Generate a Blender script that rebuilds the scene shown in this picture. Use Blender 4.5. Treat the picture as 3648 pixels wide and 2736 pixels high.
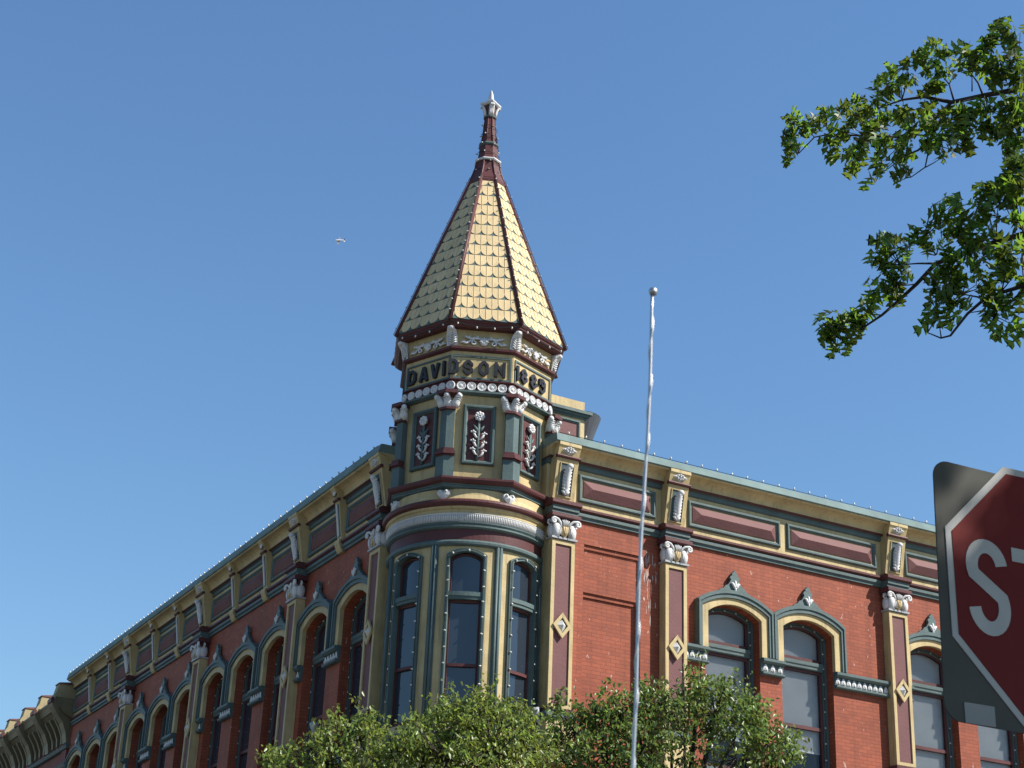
import bpy, bmesh, math, random
from mathutils import Vector, Matrix
import numpy as np
for o in list(bpy.data.objects): bpy.data.objects.remove(o)
SC = bpy.context.scene
COL = SC.collection
R = math.radians
sin, cos, PI = math.sin, math.cos, math.pi

# ------------------------------------------------------------------ camera
YAW, PIT, ROLL, FPX = 0.4865, 0.4172, 0.0419, 6008.95
CAM = Vector((-12.7234, -26.6996, 1.4))
FW = Vector((sin(YAW)*cos(PIT), cos(YAW)*cos(PIT), sin(PIT)))
r0 = Vector((cos(YAW), -sin(YAW), 0)); u0 = r0.cross(FW)
RT = cos(ROLL)*r0 + sin(ROLL)*u0
UP = -sin(ROLL)*r0 + cos(ROLL)*u0
cd = bpy.data.cameras.new('camera'); cam = bpy.data.objects.new('camera', cd); COL.objects.link(cam)
cam.matrix_world = Matrix(((RT.x, UP.x, -FW.x, CAM.x), (RT.y, UP.y, -FW.y, CAM.y), (RT.z, UP.z, -FW.z, CAM.z), (0, 0, 0, 1)))
cd.sensor_width = 36; cd.lens = 36*FPX/3648; cd.clip_start = 0.1; cd.clip_end = 20000
cd.dof.use_dof = True; cd.dof.focus_distance = 32; cd.dof.aperture_fstop = 26
SC.camera = cam

# ------------------------------------------------------------------ light
SUN_AZ, SUN_EL = 315.0, 44.0
SD = Vector((cos(R(SUN_AZ))*cos(R(SUN_EL)), sin(R(SUN_AZ))*cos(R(SUN_EL)), sin(R(SUN_EL))))
w = bpy.data.worlds.new('World'); SC.world = w; w.use_nodes = True
wn = w.node_tree.nodes; wl = w.node_tree.links; bgn = wn['Background']
sky = wn.new('ShaderNodeTexSky'); sky.sky_type = 'NISHITA'; sky.sun_disc = False
sky.sun_elevation = R(SUN_EL); sky.sun_rotation = R(90-SUN_AZ)
sky.altitude = 400; sky.air_density = 1.7; sky.dust_density = 0.0; sky.ozone_density = 10.0
wl.new(sky.outputs[0], bgn.inputs[0]); bgn.inputs[1].default_value = 0.086
sl = bpy.data.lights.new('sun', 'SUN'); sl.energy = 5.0; sl.angle = R(0.53); sl.color = (1, .95, .87)
so = bpy.data.objects.new('sun', sl); COL.objects.link(so); so.rotation_euler = (-SD).to_track_quat('-Z', 'Y').to_euler()
so.location = (0, 0, 60)
SC.view_settings.view_transform = 'Standard'; SC.view_settings.look = 'None'
SC.view_settings.exposure = 0.80; SC.view_settings.gamma = 1.0
SC.render.engine = 'CYCLES'
SC.cycles.max_bounces = 8; SC.cycles.transparent_max_bounces = 16

# ------------------------------------------------------------------ materials
def newmat(name):
    m = bpy.data.materials.new(name); m.use_nodes = True
    nt = m.node_tree; b = nt.nodes['Principled BSDF']
    return m, nt, b, nt.nodes.new, nt.links.new

def paint(name, col, rough=.6, var=.16, dirt=.38, bump=.22, spec=.22, dcol=(.06, .05, .045), island=0):
    """painted surface: slow mottling, vertical weather streaks and grain"""
    m, nt, b, N, L = newmat(name)
    tc = N('ShaderNodeTexCoord')
    n1 = N('ShaderNodeTexNoise'); n1.inputs['Scale'].default_value = 2.3; n1.inputs['Detail'].default_value = 6
    L(tc.outputs['Object'], n1.inputs['Vector'])
    mp = N('ShaderNodeMapping'); mp.inputs['Scale'].default_value = (9, 9, .8); L(tc.outputs['Object'], mp.inputs['Vector'])
    n2 = N('ShaderNodeTexNoise'); n2.inputs['Scale'].default_value = 1.6; n2.inputs['Detail'].default_value = 5
    L(mp.outputs[0], n2.inputs['Vector'])
    r1 = N('ShaderNodeMapRange'); r1.inputs[1].default_value = .3; r1.inputs[2].default_value = .7
    r1.inputs[3].default_value = 1-var; r1.inputs[4].default_value = 1+var; L(n1.outputs[0], r1.inputs[0])
    mul = N('ShaderNodeVectorMath'); mul.operation = 'SCALE'; mul.inputs[0].default_value = col; L(r1.outputs[0], mul.inputs['Scale'])
    if island:
        gi = N('ShaderNodeNewGeometry'); ri = N('ShaderNodeMapRange'); ri.inputs[3].default_value = 1-island; ri.inputs[4].default_value = 1+island; L(gi.outputs['Random Per Island'], ri.inputs[0])
        m2 = N('ShaderNodeVectorMath'); m2.operation = 'SCALE'; L(mul.outputs[0], m2.inputs[0]); L(ri.outputs[0], m2.inputs['Scale']); mul = m2
    r2 = N('ShaderNodeMapRange'); r2.inputs[1].default_value = .52; r2.inputs[2].default_value = .78
    r2.inputs[3].default_value = 0; r2.inputs[4].default_value = dirt; L(n2.outputs[0], r2.inputs[0])
    mx = N('ShaderNodeMix'); mx.data_type = 'RGBA'; L(r2.outputs[0], mx.inputs[0]); L(mul.outputs[0], mx.inputs[6]); mx.inputs[7].default_value = (*dcol, 1)
    L(mx.outputs[2], b.inputs['Base Color'])
    b.inputs['Roughness'].default_value = rough; b.inputs['Specular IOR Level'].default_value = spec
    if bump:
        n3 = N('ShaderNodeTexNoise'); n3.inputs['Scale'].default_value = 22; n3.inputs['Detail'].default_value = 4; L(tc.outputs['Object'], n3.inputs['Vector'])
        bp = N('ShaderNodeBump'); bp.inputs['Strength'].default_value = bump; bp.inputs['Distance'].default_value = .02
        L(n3.outputs[0], bp.inputs['Height']); L(bp.outputs[0], b.inputs['Normal'])
    return m

M = {}
M['yellow'] = paint('ochre_paint', (.435, .335, .168), .6)
M['tile'] = paint('tile_yellow_paint', (.55, .42, .23), .6, var=.1, dirt=.22, island=.07)
M['teal'] = paint('teal_paint', (.080, .114, .110), .55)
M['teallight'] = paint('coping_teal_paint', (.145, .205, .195), .75, dirt=.15)
M['maroon'] = paint('maroon_paint', (.088, .030, .029), .5, var=.15)
M['maroonpale'] = paint('panel_maroon_paint', (.14, .060, .058), .65, var=.1, dirt=.12)
M['white'] = paint('white_paint', (.55, .54, .525), .55, var=.07, dirt=.3, dcol=(.3, .28, .25))
M['letter'] = paint('letter_paint', (.022, .022, .026), .45, var=.2, dirt=.2, dcol=(.1, .1, .1))
M['iron'] = paint('dark_sheet_metal', (.07, .075, .085), .4, dirt=.3, dcol=(.16, .15, .14))
M['darkroom'] = paint('dark_interior', (.012, .011, .011), .9, bump=0, spec=.1)
M['wire'] = paint('dark_wire', (.02, .03, .022), .6, bump=0)
M['bulb'] = paint('bulb_glass', (.50, .49, .43), .3, var=.03, dirt=0, bump=0, spec=.6)
M['galv'] = paint('grey_metal', (.33, .34, .35), .4, dirt=.2)
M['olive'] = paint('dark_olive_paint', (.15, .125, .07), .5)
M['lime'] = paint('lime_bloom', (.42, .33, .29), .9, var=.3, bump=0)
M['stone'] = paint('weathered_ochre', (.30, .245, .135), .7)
M['roof'] = paint('roof_felt', (.09, .085, .08), .9)
M['concrete'] = paint('concrete', (.34, .32, .29), .85, var=.15, dirt=.3)
M['bark'] = paint('bark', (.045, .034, .028), .9, var=.3)

def brickmat(name, c1, c2, mortar, fleck=.5):
    m, nt, b, N, L = newmat(name)
    tc = N('ShaderNodeTexCoord'); sx = N('ShaderNodeSeparateXYZ'); L(tc.outputs['Object'], sx.inputs[0])
    ad = N('ShaderNodeMath'); ad.operation = 'ADD'; L(sx.outputs[0], ad.inputs[0]); L(sx.outputs[1], ad.inputs[1])
    cb = N('ShaderNodeCombineXYZ'); L(ad.outputs[0], cb.inputs[0]); L(sx.outputs[2], cb.inputs[1])
    br = N('ShaderNodeTexBrick'); L(cb.outputs[0], br.inputs['Vector'])
    br.inputs['Scale'].default_value = 1; br.inputs['Brick Width'].default_value = .215; br.inputs['Row Height'].default_value = .073
    br.inputs['Mortar Size'].default_value = .005; br.inputs['Mortar Smooth'].default_value = .2; br.inputs['Bias'].default_value = -.1
    br.inputs['Color1'].default_value = (*c1, 1); br.inputs['Color2'].default_value = (*c2, 1); br.inputs['Mortar'].default_value = (*mortar, 1)
    n1 = N('ShaderNodeTexNoise'); n1.inputs['Scale'].default_value = .9; n1.inputs['Detail'].default_value = 7; L(tc.outputs['Object'], n1.inputs['Vector'])
    r1 = N('ShaderNodeMapRange'); r1.inputs[1].default_value = .3; r1.inputs[2].default_value = .7; r1.inputs[3].default_value = .86; r1.inputs[4].default_value = 1.14; L(n1.outputs[0], r1.inputs[0])
    mps = N('ShaderNodeMapping'); mps.inputs['Scale'].default_value = (4.5, 4.5, .35); L(tc.outputs['Object'], mps.inputs['Vector'])
    ns = N('ShaderNodeTexNoise'); ns.inputs['Scale'].default_value = 1.2; ns.inputs['Detail'].default_value = 6; L(mps.outputs[0], ns.inputs['Vector'])
    rs_ = N('ShaderNodeMapRange'); rs_.inputs[1].default_value = .5; rs_.inputs[2].default_value = .75; rs_.inputs[3].default_value = 1.0; rs_.inputs[4].default_value = .78; L(ns.outputs[0], rs_.inputs[0])
    mm = N('ShaderNodeMath'); mm.operation = 'MULTIPLY'; L(r1.outputs[0], mm.inputs[0]); L(rs_.outputs[0], mm.inputs[1]); r1 = mm
    sc = N('ShaderNodeVectorMath'); sc.operation = 'SCALE'; L(br.outputs['Color'], sc.inputs[0]); L(r1.outputs[0], sc.inputs['Scale'])
    # small pale chips and scars in the painted brick
    mp = N('ShaderNodeMapping'); mp.inputs['Scale'].default_value = (14, 14, 7); mp.inputs['Rotation'].default_value = (0, .5, .2); L(tc.outputs['Object'], mp.inputs['Vector'])
    n2 = N('ShaderNodeTexNoise'); n2.inputs['Scale'].default_value = 1.0; n2.inputs['Detail'].default_value = 3; L(mp.outputs[0], n2.inputs['Vector'])
    r2 = N('ShaderNodeMapRange'); r2.inputs[1].default_value = .69; r2.inputs[2].default_value = .73; r2.inputs[4].default_value = fleck; L(n2.outputs[0], r2.inputs[0])
    mx = N('ShaderNodeMix'); mx.data_type = 'RGBA'; L(r2.outputs[0], mx.inputs[0]); L(sc.outputs[0], mx.inputs[6]); mx.inputs[7].default_value = (.55, .42, .38, 1)
    L(mx.outputs[2], b.inputs['Base Color']); b.inputs['Roughness'].default_value = .7; b.inputs['Specular IOR Level'].default_value = .25
    bp = N('ShaderNodeBump'); bp.inputs['Strength'].default_value = .3; bp.inputs['Distance'].default_value = .008; bp.invert = True
    L(br.outputs['Fac'], bp.inputs['Height']); L(bp.outputs[0], b.inputs['Normal'])
    return m
M['brick'] = brickmat('red_brick', (.275, .071, .034), (.215, .055, .028), (.15, .04, .025))
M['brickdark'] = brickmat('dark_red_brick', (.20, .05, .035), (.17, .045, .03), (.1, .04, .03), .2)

def glassmat(name, base, tr):
    m, nt, b, N, L = newmat(name)
    b.inputs['Base Color'].default_value = (*base, 1); b.inputs['Roughness'].default_value = .035
    b.inputs['Specular IOR Level'].default_value = .75
    tc = N('ShaderNodeTexCoord'); n = N('ShaderNodeTexNoise'); n.inputs['Scale'].default_value = 1.3; L(tc.outputs['Object'], n.inputs['Vector'])
    bp = N('ShaderNodeBump'); bp.inputs['Strength'].default_value = .06; bp.inputs['Distance'].default_value = .1; L(n.outputs[0], bp.inputs['Height']); L(bp.outputs[0], b.inputs['Normal'])
    if tr:
        t = N('ShaderNodeBsdfTransparent'); t.inputs[0].default_value = (.93, .95, .96, 1)
        mx = N('ShaderNodeMixShader'); mx.inputs[0].default_value = tr
        L(b.outputs[0], mx.inputs[1]); L(t.outputs[0], mx.inputs[2]); L(mx.outputs[0], nt.nodes['Material Output'].inputs[0])
    return m
M['glass'] = glassmat('window_glass', (.022, .03, .042), 0)
M['glassclear'] = glassmat('clear_window_glass', (.03, .04, .055), .80)
M['blind'] = paint('blind_slats', (.74, .74, .73), .6, var=.05, dirt=0, bump=0)

def leafmat(name, c, trans, rough=.4, var=.45):
    m, nt, b, N, L = newmat(name)
    g = N('ShaderNodeNewGeometry')
    r1 = N('ShaderNodeMapRange'); r1.inputs[3].default_value = 1-var; r1.inputs[4].default_value = 1+var; L(g.outputs['Random Per Island'], r1.inputs[0])
    hs = N('ShaderNodeHueSaturation'); hs.inputs['Color'].default_value = (*c, 1); L(r1.outputs[0], hs.inputs['Value'])
    r2 = N('ShaderNodeMapRange'); r2.inputs[3].default_value = .47; r2.inputs[4].default_value = .52; L(g.outputs['Random Per Island'], r2.inputs[0]); L(r2.outputs[0], hs.inputs['Hue'])
    L(hs.outputs[0], b.inputs['Base Color']); b.inputs['Roughness'].default_value = rough; b.inputs['Specular IOR Level'].default_value = .35
    t = N('ShaderNodeBsdfTranslucent'); h2 = N('ShaderNodeHueSaturation'); h2.inputs['Hue'].default_value = .485; h2.inputs['Value'].default_value = 2.2; h2.inputs['Saturation'].default_value = 1.1
    L(hs.outputs[0], h2.inputs['Color']); L(h2.outputs[0], t.inputs[0])
    mx = N('ShaderNodeMixShader'); mx.inputs[0].default_value = trans
    L(b.outputs[0], mx.inputs[1]); L(t.outputs[0], mx.inputs[2]); L(mx.outputs[0], nt.nodes['Material Output'].inputs[0])
    return m
M['leaf'] = leafmat('street_tree_leaf', (.135, .178, .043), .36, .34)
M['leaf2'] = leafmat('street_tree_leaf_dark', (.105, .152, .040), .36, .34)
M['oakleaf'] = leafmat('oak_leaf', (.074, .124, .022), .54, .45)

def plain(name, c, rough=.4, metal=0, spec=.5):
    m, nt, b, N, L = newmat(name)
    tc = N('ShaderNodeTexCoord'); n = N('ShaderNodeTexNoise'); n.inputs['Scale'].default_value = 6; n.inputs['Detail'].default_value = 5; L(tc.outputs['Object'], n.inputs['Vector'])
    r1 = N('ShaderNodeMapRange'); r1.inputs[1].default_value = .3; r1.inputs[2].default_value = .7; r1.inputs[3].default_value = .88; r1.inputs[4].default_value = 1.1; L(n.outputs[0], r1.inputs[0])
    s = N('ShaderNodeVectorMath'); s.operation = 'SCALE'; s.inputs[0].default_value = c; L(r1.outputs[0], s.inputs['Scale']); L(s.outputs[0], b.inputs['Base Color'])
    b.inputs['Roughness'].default_value = rough; b.inputs['Metallic'].default_value = metal; b.inputs['Specular IOR Level'].default_value = spec
    return m
M['signred'] = plain('sign_red_shaded', (.125, .016, .015), .65, spec=.1)  # red darkened in the base colour to stand in for tree shade
M['signwhite'] = plain('sign_white_shaded', (.36, .355, .34), .65, spec=.12)  # white lowered as well, with the shade mixed into the colour
M['board'] = plain('board_shaded', (.075, .074, .066), .75, spec=.1)  # board colour taken towards black to carry the deep shade
M['sticker'] = plain('sticker_grey', (.20, .20, .19), .6)
M['chrome'] = plain('antenna_steel', (.44, .43, .42), .42, 1)
M['asphalt'] = plain('asphalt', (.055, .055, .058), .9)
M['earth'] = plain('ground', (.13, .125, .11), .95)
M['planewhite'] = plain('aircraft_white', (.8, .8, .82), .3)
M['planenavy'] = plain('aircraft_navy', (.02, .025, .07), .3)
M['planegrey'] = plain('aircraft_grey', (.22, .22, .23), .6)
M['plastic'] = plain('black_plastic', (.02, .02, .02), .5)
M['lamp_glass'] = plain('lamp_lens', (.55, .55, .48), .1)

# ------------------------------------------------------------------ mesh building
class MB:
    def __init__(s): s.v = []; s.f = []; s.sm = []
    def add(s, vs, fs, smooth=False):
        o = len(s.v); s.v.extend([tuple(p) for p in vs]); s.f.extend([tuple(i+o for i in f) for f in fs]); s.sm.extend([smooth]*len(fs)); return s
    def box(s, x0, x1, y0, y1, z0, z1):
        return s.add([(x, y, z) for z in (z0, z1) for y in (y0, y1) for x in (x0, x1)],
                     [(0, 2, 3, 1), (4, 5, 7, 6), (0, 1, 5, 4), (2, 6, 7, 3), (0, 4, 6, 2), (1, 3, 7, 5)])
    def prism(s, poly, y0, y1):          # polygon in xz pushed along y
        n = len(poly)
        vs = [(x, y0, z) for x, z in poly]+[(x, y1, z) for x, z in poly]
        return s.add(vs, [tuple(range(n))[::-1], tuple(range(n, 2*n))]+[(i, (i+1) % n, n+(i+1) % n, n+i) for i in range(n)])
    def plan(s, poly, z0, z1):           # polygon in xy pushed along z
        n = len(poly)
        vs = [(x, y, z0) for x, y in poly]+[(x, y, z1) for x, y in poly]
        return s.add(vs, [tuple(range(n))[::-1], tuple(range(n, 2*n))]+[(i, (i+1) % n, n+(i+1) % n, n+i) for i in range(n)])
    def side(s, prof, x0, x1):           # profile (d outward, z) swept along x
        n = len(prof)
        vs = [(x0, -d, z) for d, z in prof]+[(x1, -d, z) for d, z in prof]
        return s.add(vs, [tuple(range(n))[::-1], tuple(range(n, 2*n))]+[(i, (i+1) % n, n+(i+1) % n, n+i) for i in range(n)])
    def ring(s, A, B, y0, y1):           # band between open curves A and B (same count) in xz, thick in y
        n = len(A); vs = []
        for y in (y0, y1): vs += [(x, y, z) for x, z in A]+[(x, y, z) for x, z in B]
        fs = []
        for i in range(n-1):
            fs += [(i, i+1, n+i+1, n+i), (2*n+i, 3*n+i, 3*n+i+1, 2*n+i+1), (i, 2*n+i, 2*n+i+1, i+1), (n+i, n+i+1, 3*n+i+1, 3*n+i)]
        fs += [(0, n, 3*n, 2*n), (n-1, 3*n-1, 4*n-1, 2*n-1)]
        return s.add(vs, fs)
    def frame(s, x0, x1, z0, z1, t, y0, y1):
        o = [(x0, z0), (x1, z0), (x1, z1), (x0, z1)]; i = [(x0+t, z0+t), (x1-t, z0+t), (x1-t, z1-t), (x0+t, z1-t)]
        vs = [(x, y, z) for y in (y0, y1) for P in (o, i) for x, z in P]
        fs = []
        for k in range(4):
            j = (k+1) % 4
            fs += [(k, j, 4+j, 4+k), (8+k, 12+k, 12+j, 8+j), (k, 8+k, 8+j, j), (4+k, 4+j, 12+j, 12+k)]
        return s.add(vs, fs)
    def mould(s, x0, x1, z0, z1, t, d):  # rounded picture-frame moulding standing out d
        prof = [(0, 0), (0.0, d*.6), (t*.25, d), (t*.6, d), (t*.8, d*.55), (t, d*.4), (t, 0)]
        loops = []
        for a, dd in prof: loops.append([(x0+a, -dd, z0+a), (x1-a, -dd, z0+a), (x1-a, -dd, z1-a), (x0+a, -dd, z1-a)])
        vs = [p for l in loops for p in l]; n = len(loops)
        return s.add(vs, [(4*i+k, 4*i+(k+1) % 4, 4*((i+1) % n)+(k+1) % 4, 4*((i+1) % n)+k) for i in range(n) for k in range(4)])
    def hip(s, x0, x1, z0, z1, d, y=0):  # hipped raised panel
        h = (z1-z0)/2; zm = (z0+z1)/2
        vs = [(x0, y, z0), (x1, y, z0), (x1, y, z1), (x0, y, z1), (x0, y-.015, z0), (x1, y-.015, z0), (x1, y-.015, z1), (x0, y-.015, z1), (x0+h, y-d, zm), (x1-h, y-d, zm)]
        return s.add(vs, [(3, 2, 1, 0), (0, 1, 5, 4), (1, 2, 6, 5), (2, 3, 7, 6), (3, 0, 4, 7), (4, 5, 9, 8), (5, 6, 9), (6, 7, 8, 9), (7, 4, 8)])
    def lathe(s, prof, c=(0, 0), n=8, a0=0, a1=360, smooth=False, off=0):
        full = abs(a1-a0) >= 360; m = n if full else n+1; vs = []
        for r, z in prof:
            for k in range(m):
                a = R(a0+(a1-a0)*k/n+off); vs.append((c[0]+r*cos(a), c[1]+r*sin(a), z))
        fs = []
        for i in range(len(prof)-1):
            for k in range(n):
                j = (k+1) % m; fs.append((i*m+k, i*m+j, (i+1)*m+j, (i+1)*m+k))
        return s.add(vs, fs, smooth)
    def solid(s, prof, c=(0, 0), n=8, smooth=False):   # closed lathe incl. caps
        o = len(s.v); s.lathe(prof, c, n, smooth=smooth)
        m = len(prof)
        s.f += [tuple(o+k for k in range(n))[::-1], tuple(o+(m-1)*n+k for k in range(n))]; s.sm += [False, False]; return s
    def tube(s, pts, r, n=6, cap=True):
        pts = [Vector(p) for p in pts]; m = len(pts); rs = r if isinstance(r, (list, tuple)) else [r]*m
        vs = []; prev = None
        for i, p in enumerate(pts):
            t = (pts[min(i+1, m-1)]-pts[max(i-1, 0)]).normalized()
            if prev is None:
                a = t.orthogonal().normalized()
            else:
                a = prev-t*prev.dot(t); a = a.normalized() if a.length > 1e-6 else t.orthogonal().normalized()
            prev = a; b = t.cross(a)
            for k in range(n): vs.append(p+rs[i]*(cos(2*PI*k/n)*a+sin(2*PI*k/n)*b))
        fs = [(i*n+k, i*n+(k+1) % n, (i+1)*n+(k+1) % n, (i+1)*n+k) for i in range(m-1) for k in range(n)]
        if cap: fs += [tuple(range(n))[::-1], tuple(range((m-1)*n, m*n))]
        return s.add(vs, fs, True)
    def ball(s, c, r, nu=10, nv=6):
        rx, ry, rz = r if isinstance(r, (list, tuple)) else (r, r, r)
        vs = [(c[0], c[1], c[2]-rz)]
        for j in range(1, nv):
            t = -PI/2+PI*j/nv
            for k in range(nu): a = 2*PI*k/nu; vs.append((c[0]+rx*cos(t)*cos(a), c[1]+ry*cos(t)*sin(a), c[2]+rz*sin(t)))
        vs.append((c[0], c[1], c[2]+rz)); L = len(vs)-1
        fs = [(0, 1+(k+1) % nu, 1+k) for k in range(nu)]
        for j in range(nv-2):
            for k in range(nu): a = 1+j*nu; fs.append((a+k, a+(k+1) % nu, a+nu+(k+1) % nu, a+nu+k))
        a = 1+(nv-2)*nu; fs += [(a+k, a+(k+1) % nu, L) for k in range(nu)]
        return s.add(vs, fs, True)
    def strip(s, pts, wd, y0, y1, closed=False):       # stroke of constant width in xz with mitred corners
        n = len(pts); A = []; B = []
        for i in range(n):
            p = Vector(pts[i])
            q0 = Vector(pts[(i-1) % n]) if (closed or i > 0) else None
            q1 = Vector(pts[(i+1) % n]) if (closed or i < n-1) else None
            d0 = (p-q0).normalized() if q0 is not None else (q1-p).normalized()
            d1 = (q1-p).normalized() if q1 is not None else d0
            n0 = Vector((-d0.y, d0.x)); n1 = Vector((-d1.y, d1.x)); mt = n0+n1
            mt = mt.normalized() if mt.length > 1e-6 else n0
            k = wd/2/max(.35, mt.dot(n0)); A.append(p+mt*k); B.append(p-mt*k)
        if closed: A.append(A[0]); B.append(B[0])
        return s.ring([tuple(a) for a in A], [tuple(b) for b in B], y0, y1)
    def xf(s, fn): s.v = [tuple(fn(Vector(p))) for p in s.v]; return s
    def merge(s, o): s.add(o.v, o.f); s.sm[-len(o.f):] = o.sm; return s

def obj(name, mb, mat, parent=None, loc=(0, 0, 0), rz=0, recalc=True):
    me = bpy.data.meshes.new(name); me.from_pydata(mb.v, [], mb.f)
    me.polygons.foreach_set('use_smooth', mb.sm)
    if recalc:
        bm = bmesh.new(); bm.from_mesh(me); bmesh.ops.recalc_face_normals(bm, faces=bm.faces[:]); bm.to_mesh(me); bm.free()
    me.materials.append(M[mat] if isinstance(mat, str) else mat); me.update()
    o = bpy.data.objects.new(name, me); COL.objects.link(o); o.location = loc; o.rotation_euler = (0, 0, rz)
    if parent: o.parent = parent
    return o
def tag(o, label=None, cat=None, group=None, kind=None):
    if label: o['label'] = label
    if cat: o['category'] = cat
    if group: o['group'] = group
    if kind: o['kind'] = kind
    return o
def thing(name, label, cat, loc=(0, 0, 0), rz=0, group=None):
    o = bpy.data.objects.new(name, None); COL.objects.link(o); o.empty_display_size = .2; o.location = loc; o.rotation_euler = (0, 0, rz)
    return tag(o, label, cat, group)
KIDS = {}
def dup(o, parent, loc=None, rz=None):
    c = o.copy(); COL.objects.link(c); c.parent = parent
    if loc is not None: c.location = loc
    if rz is not None: c.rotation_euler = (0, 0, rz)
    for ch in o.children: dup(ch, c)
    return c
def arc(hw, zs, rise, n=14):
    Rr = (hw*hw+rise*rise)/(2*rise); zc = zs+rise-Rr; a = math.asin(hw/Rr)
    return [(Rr*sin(-a+2*a*k/n), zc+Rr*cos(-a+2*a*k/n)) for k in range(n+1)]
def arch(hw, z0, zs, rise, n=14): return [(-hw, z0)]+arc(hw, zs, rise, n)+[(hw, z0)]

# ------------------------------------------------------------------ ground
g = MB().add([(-4000, -4000, 0), (4000, -4000, 0), (4000, 4000, 0), (-4000, 4000, 0)], [(0, 1, 2, 3)])
tag(obj('ground', g, 'earth'), kind='structure')
g = MB().add([(-22, -300, .004), (-6, -300, .004), (-6, 300, .004), (-22, 300, .004)], [(0, 1, 2, 3)])
g.add([(-300, -24, .008), (300, -24, .008), (300, -9, .008), (-300, -9, .008)], [(0, 1, 2, 3)])
tag(obj('road', g, 'asphalt'), kind='structure')
g = MB().box(-5.5, 60, -8.5, 60, -.1, .14)
tag(obj('pavement', g, 'concrete'), kind='structure')
g = MB().box(-6.0, 60, -60, -24.5, -.1, .13)
tag(obj('pavement', g, 'concrete'), kind='structure')

# ------------------------------------------------------------------ corner building
B = thing('corner_building', 'ornate red brick corner building with ochre and teal trim and a pointed turret', 'building')
AX = (1.29, 1.34)
LZ = -PI/2            # rotation of left facade parts
def place(first, sright, sleft):
    """first: part already built (at right facade s=0). Puts copies on both fronts."""
    out = []; used = False
    for s in sright:
        o = first if not used else dup(first, B); used = True
        o.location = (s, 0, 0); o.rotation_euler = (0, 0, 0); out.append(o)
    for s in sleft:
        o = first if not used else dup(first, B); used = True
        o.location = (0, s, 0); o.rotation_euler = (0, 0, LZ); out.append(o)
    return out

WIN_R = [6.60, 8.44, 11.76, 13.60]
WIN_L = [3.59, 5.59, 7.82, 9.82, 11.82, 13.94, 15.94, 17.94, 20.06, 22.06, 24.06]
PIL_R = [2.54, 5.11, 10.73, 15.6]
PIL_L = [2.40, 6.72, 12.98, 19.10]
HW, ZSP, RISE, ZSILL = .65, 10.98, .22, 7.9
START_R, START_L = 2.29, 2.19
END_R, END_L = 19.0, 25.25
ZT = 12.30
# --- brick walls with arched openings and reveals
def brick_wall(wins, s, s1, recess=None):
    mb = MB()
    cuts = [(c-HW, c+HW, 'w', c) for c in wins]
    if recess: cuts.append((*recess, 'r', 0))
    cuts.sort()
    def rect(a, b, z0, z1, d=0): mb.add([(a, d, z0), (b, d, z0), (b, d, z1), (a, d, z1)], [(0, 1, 2, 3)])
    for a, b, k, c in cuts:
        rect(s, a, 0, ZT); s = b
        if k == 'w':
            rect(a, b, 0, ZSILL)
            A = [(c+x, z) for x, z in arc(HW, ZSP, RISE)]
            for i in range(len(A)-1):
                (x0, z0), (x1, z1) = A[i], A[i+1]
                mb.add([(x0, 0, z0), (x1, 0, z1), (x1, 0, ZT), (x0, 0, ZT)], [(0, 1, 2, 3)])
            P = [(a, ZSILL)]+A+[(b, ZSILL)]
            for i in range(len(P)):
                (x0, z0), (x1, z1) = P[i], P[(i+1) % len(P)]
                mb.add([(x0, 0, z0), (x1, 0, z1), (x1, .45, z1), (x0, .45, z0)], [(0, 1, 2, 3)])
        else:
            st = [(11.83, 0), (11.745, .034), (10.895, .068), (10.81, .102), (7.6, .136)]
            rect(a, b, 11.83, ZT)
            for i in range(4):
                zt, d0 = st[i]; zb = st[i+1][0]; d1 = st[i+1][1]
                mb.add([(a, d0, zt), (b, d0, zt), (b, d1, zt), (a, d1, zt)], [(0, 1, 2, 3)])
                rect(a, b, zb, zt, d1)
                for x in (a, b): mb.add([(x, 0, zb), (x, 0, zt), (x, d1, zt), (x, d1, zb)], [(0, 1, 2, 3)])
            mb.add([(a, 0, 7.6), (b, 0, 7.6), (b, .136, 7.6), (a, .136, 7.6)], [(0, 1, 2, 3)])
            rect(a, b, 0, 7.6)
    rect(s, s1, 0, ZT)
    return mb
wr = obj('brick_wall', brick_wall(WIN_R, START_R, END_R, (3.12, 4.42)), 'brick', B, recalc=False)
# the left front is built in its own turned frame
lw = brick_wall(WIN_L, START_L, END_L).xf(lambda p: Vector((p.y, p.x, p.z)))
obj('brick_wall', lw, 'brick', B, recalc=False)
ef = MB(); er = random.Random(4)
for k in range(26):
    x = er.uniform(4.47, 4.80); z = er.uniform(10.7, 12.0); h = er.uniform(.05, .32); wd = er.uniform(.006, .02)
    n_ = 5; L_ = [(x+er.uniform(-.006, .006)-wd*(1-abs(2*i/n_-1)**2)*er.uniform(.5, 1), z-h*i/n_) for i in range(n_+1)]
    R_ = [(x+er.uniform(-.004, .004)+wd*(1-abs(2*i/n_-1)**2)*er.uniform(.5, 1), z-h*i/n_) for i in range(n_+1)]
    for i in range(n_): ef.add([(L_[i][0], -.004, L_[i][1]), (R_[i][0], -.004, R_[i][1]), (R_[i+1][0], -.004, R_[i+1][1]), (L_[i+1][0], -.004, L_[i+1][1])], [(0, 1, 2, 3)])
obj('lime_stain', ef, 'lime', B, recalc=False)
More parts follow.
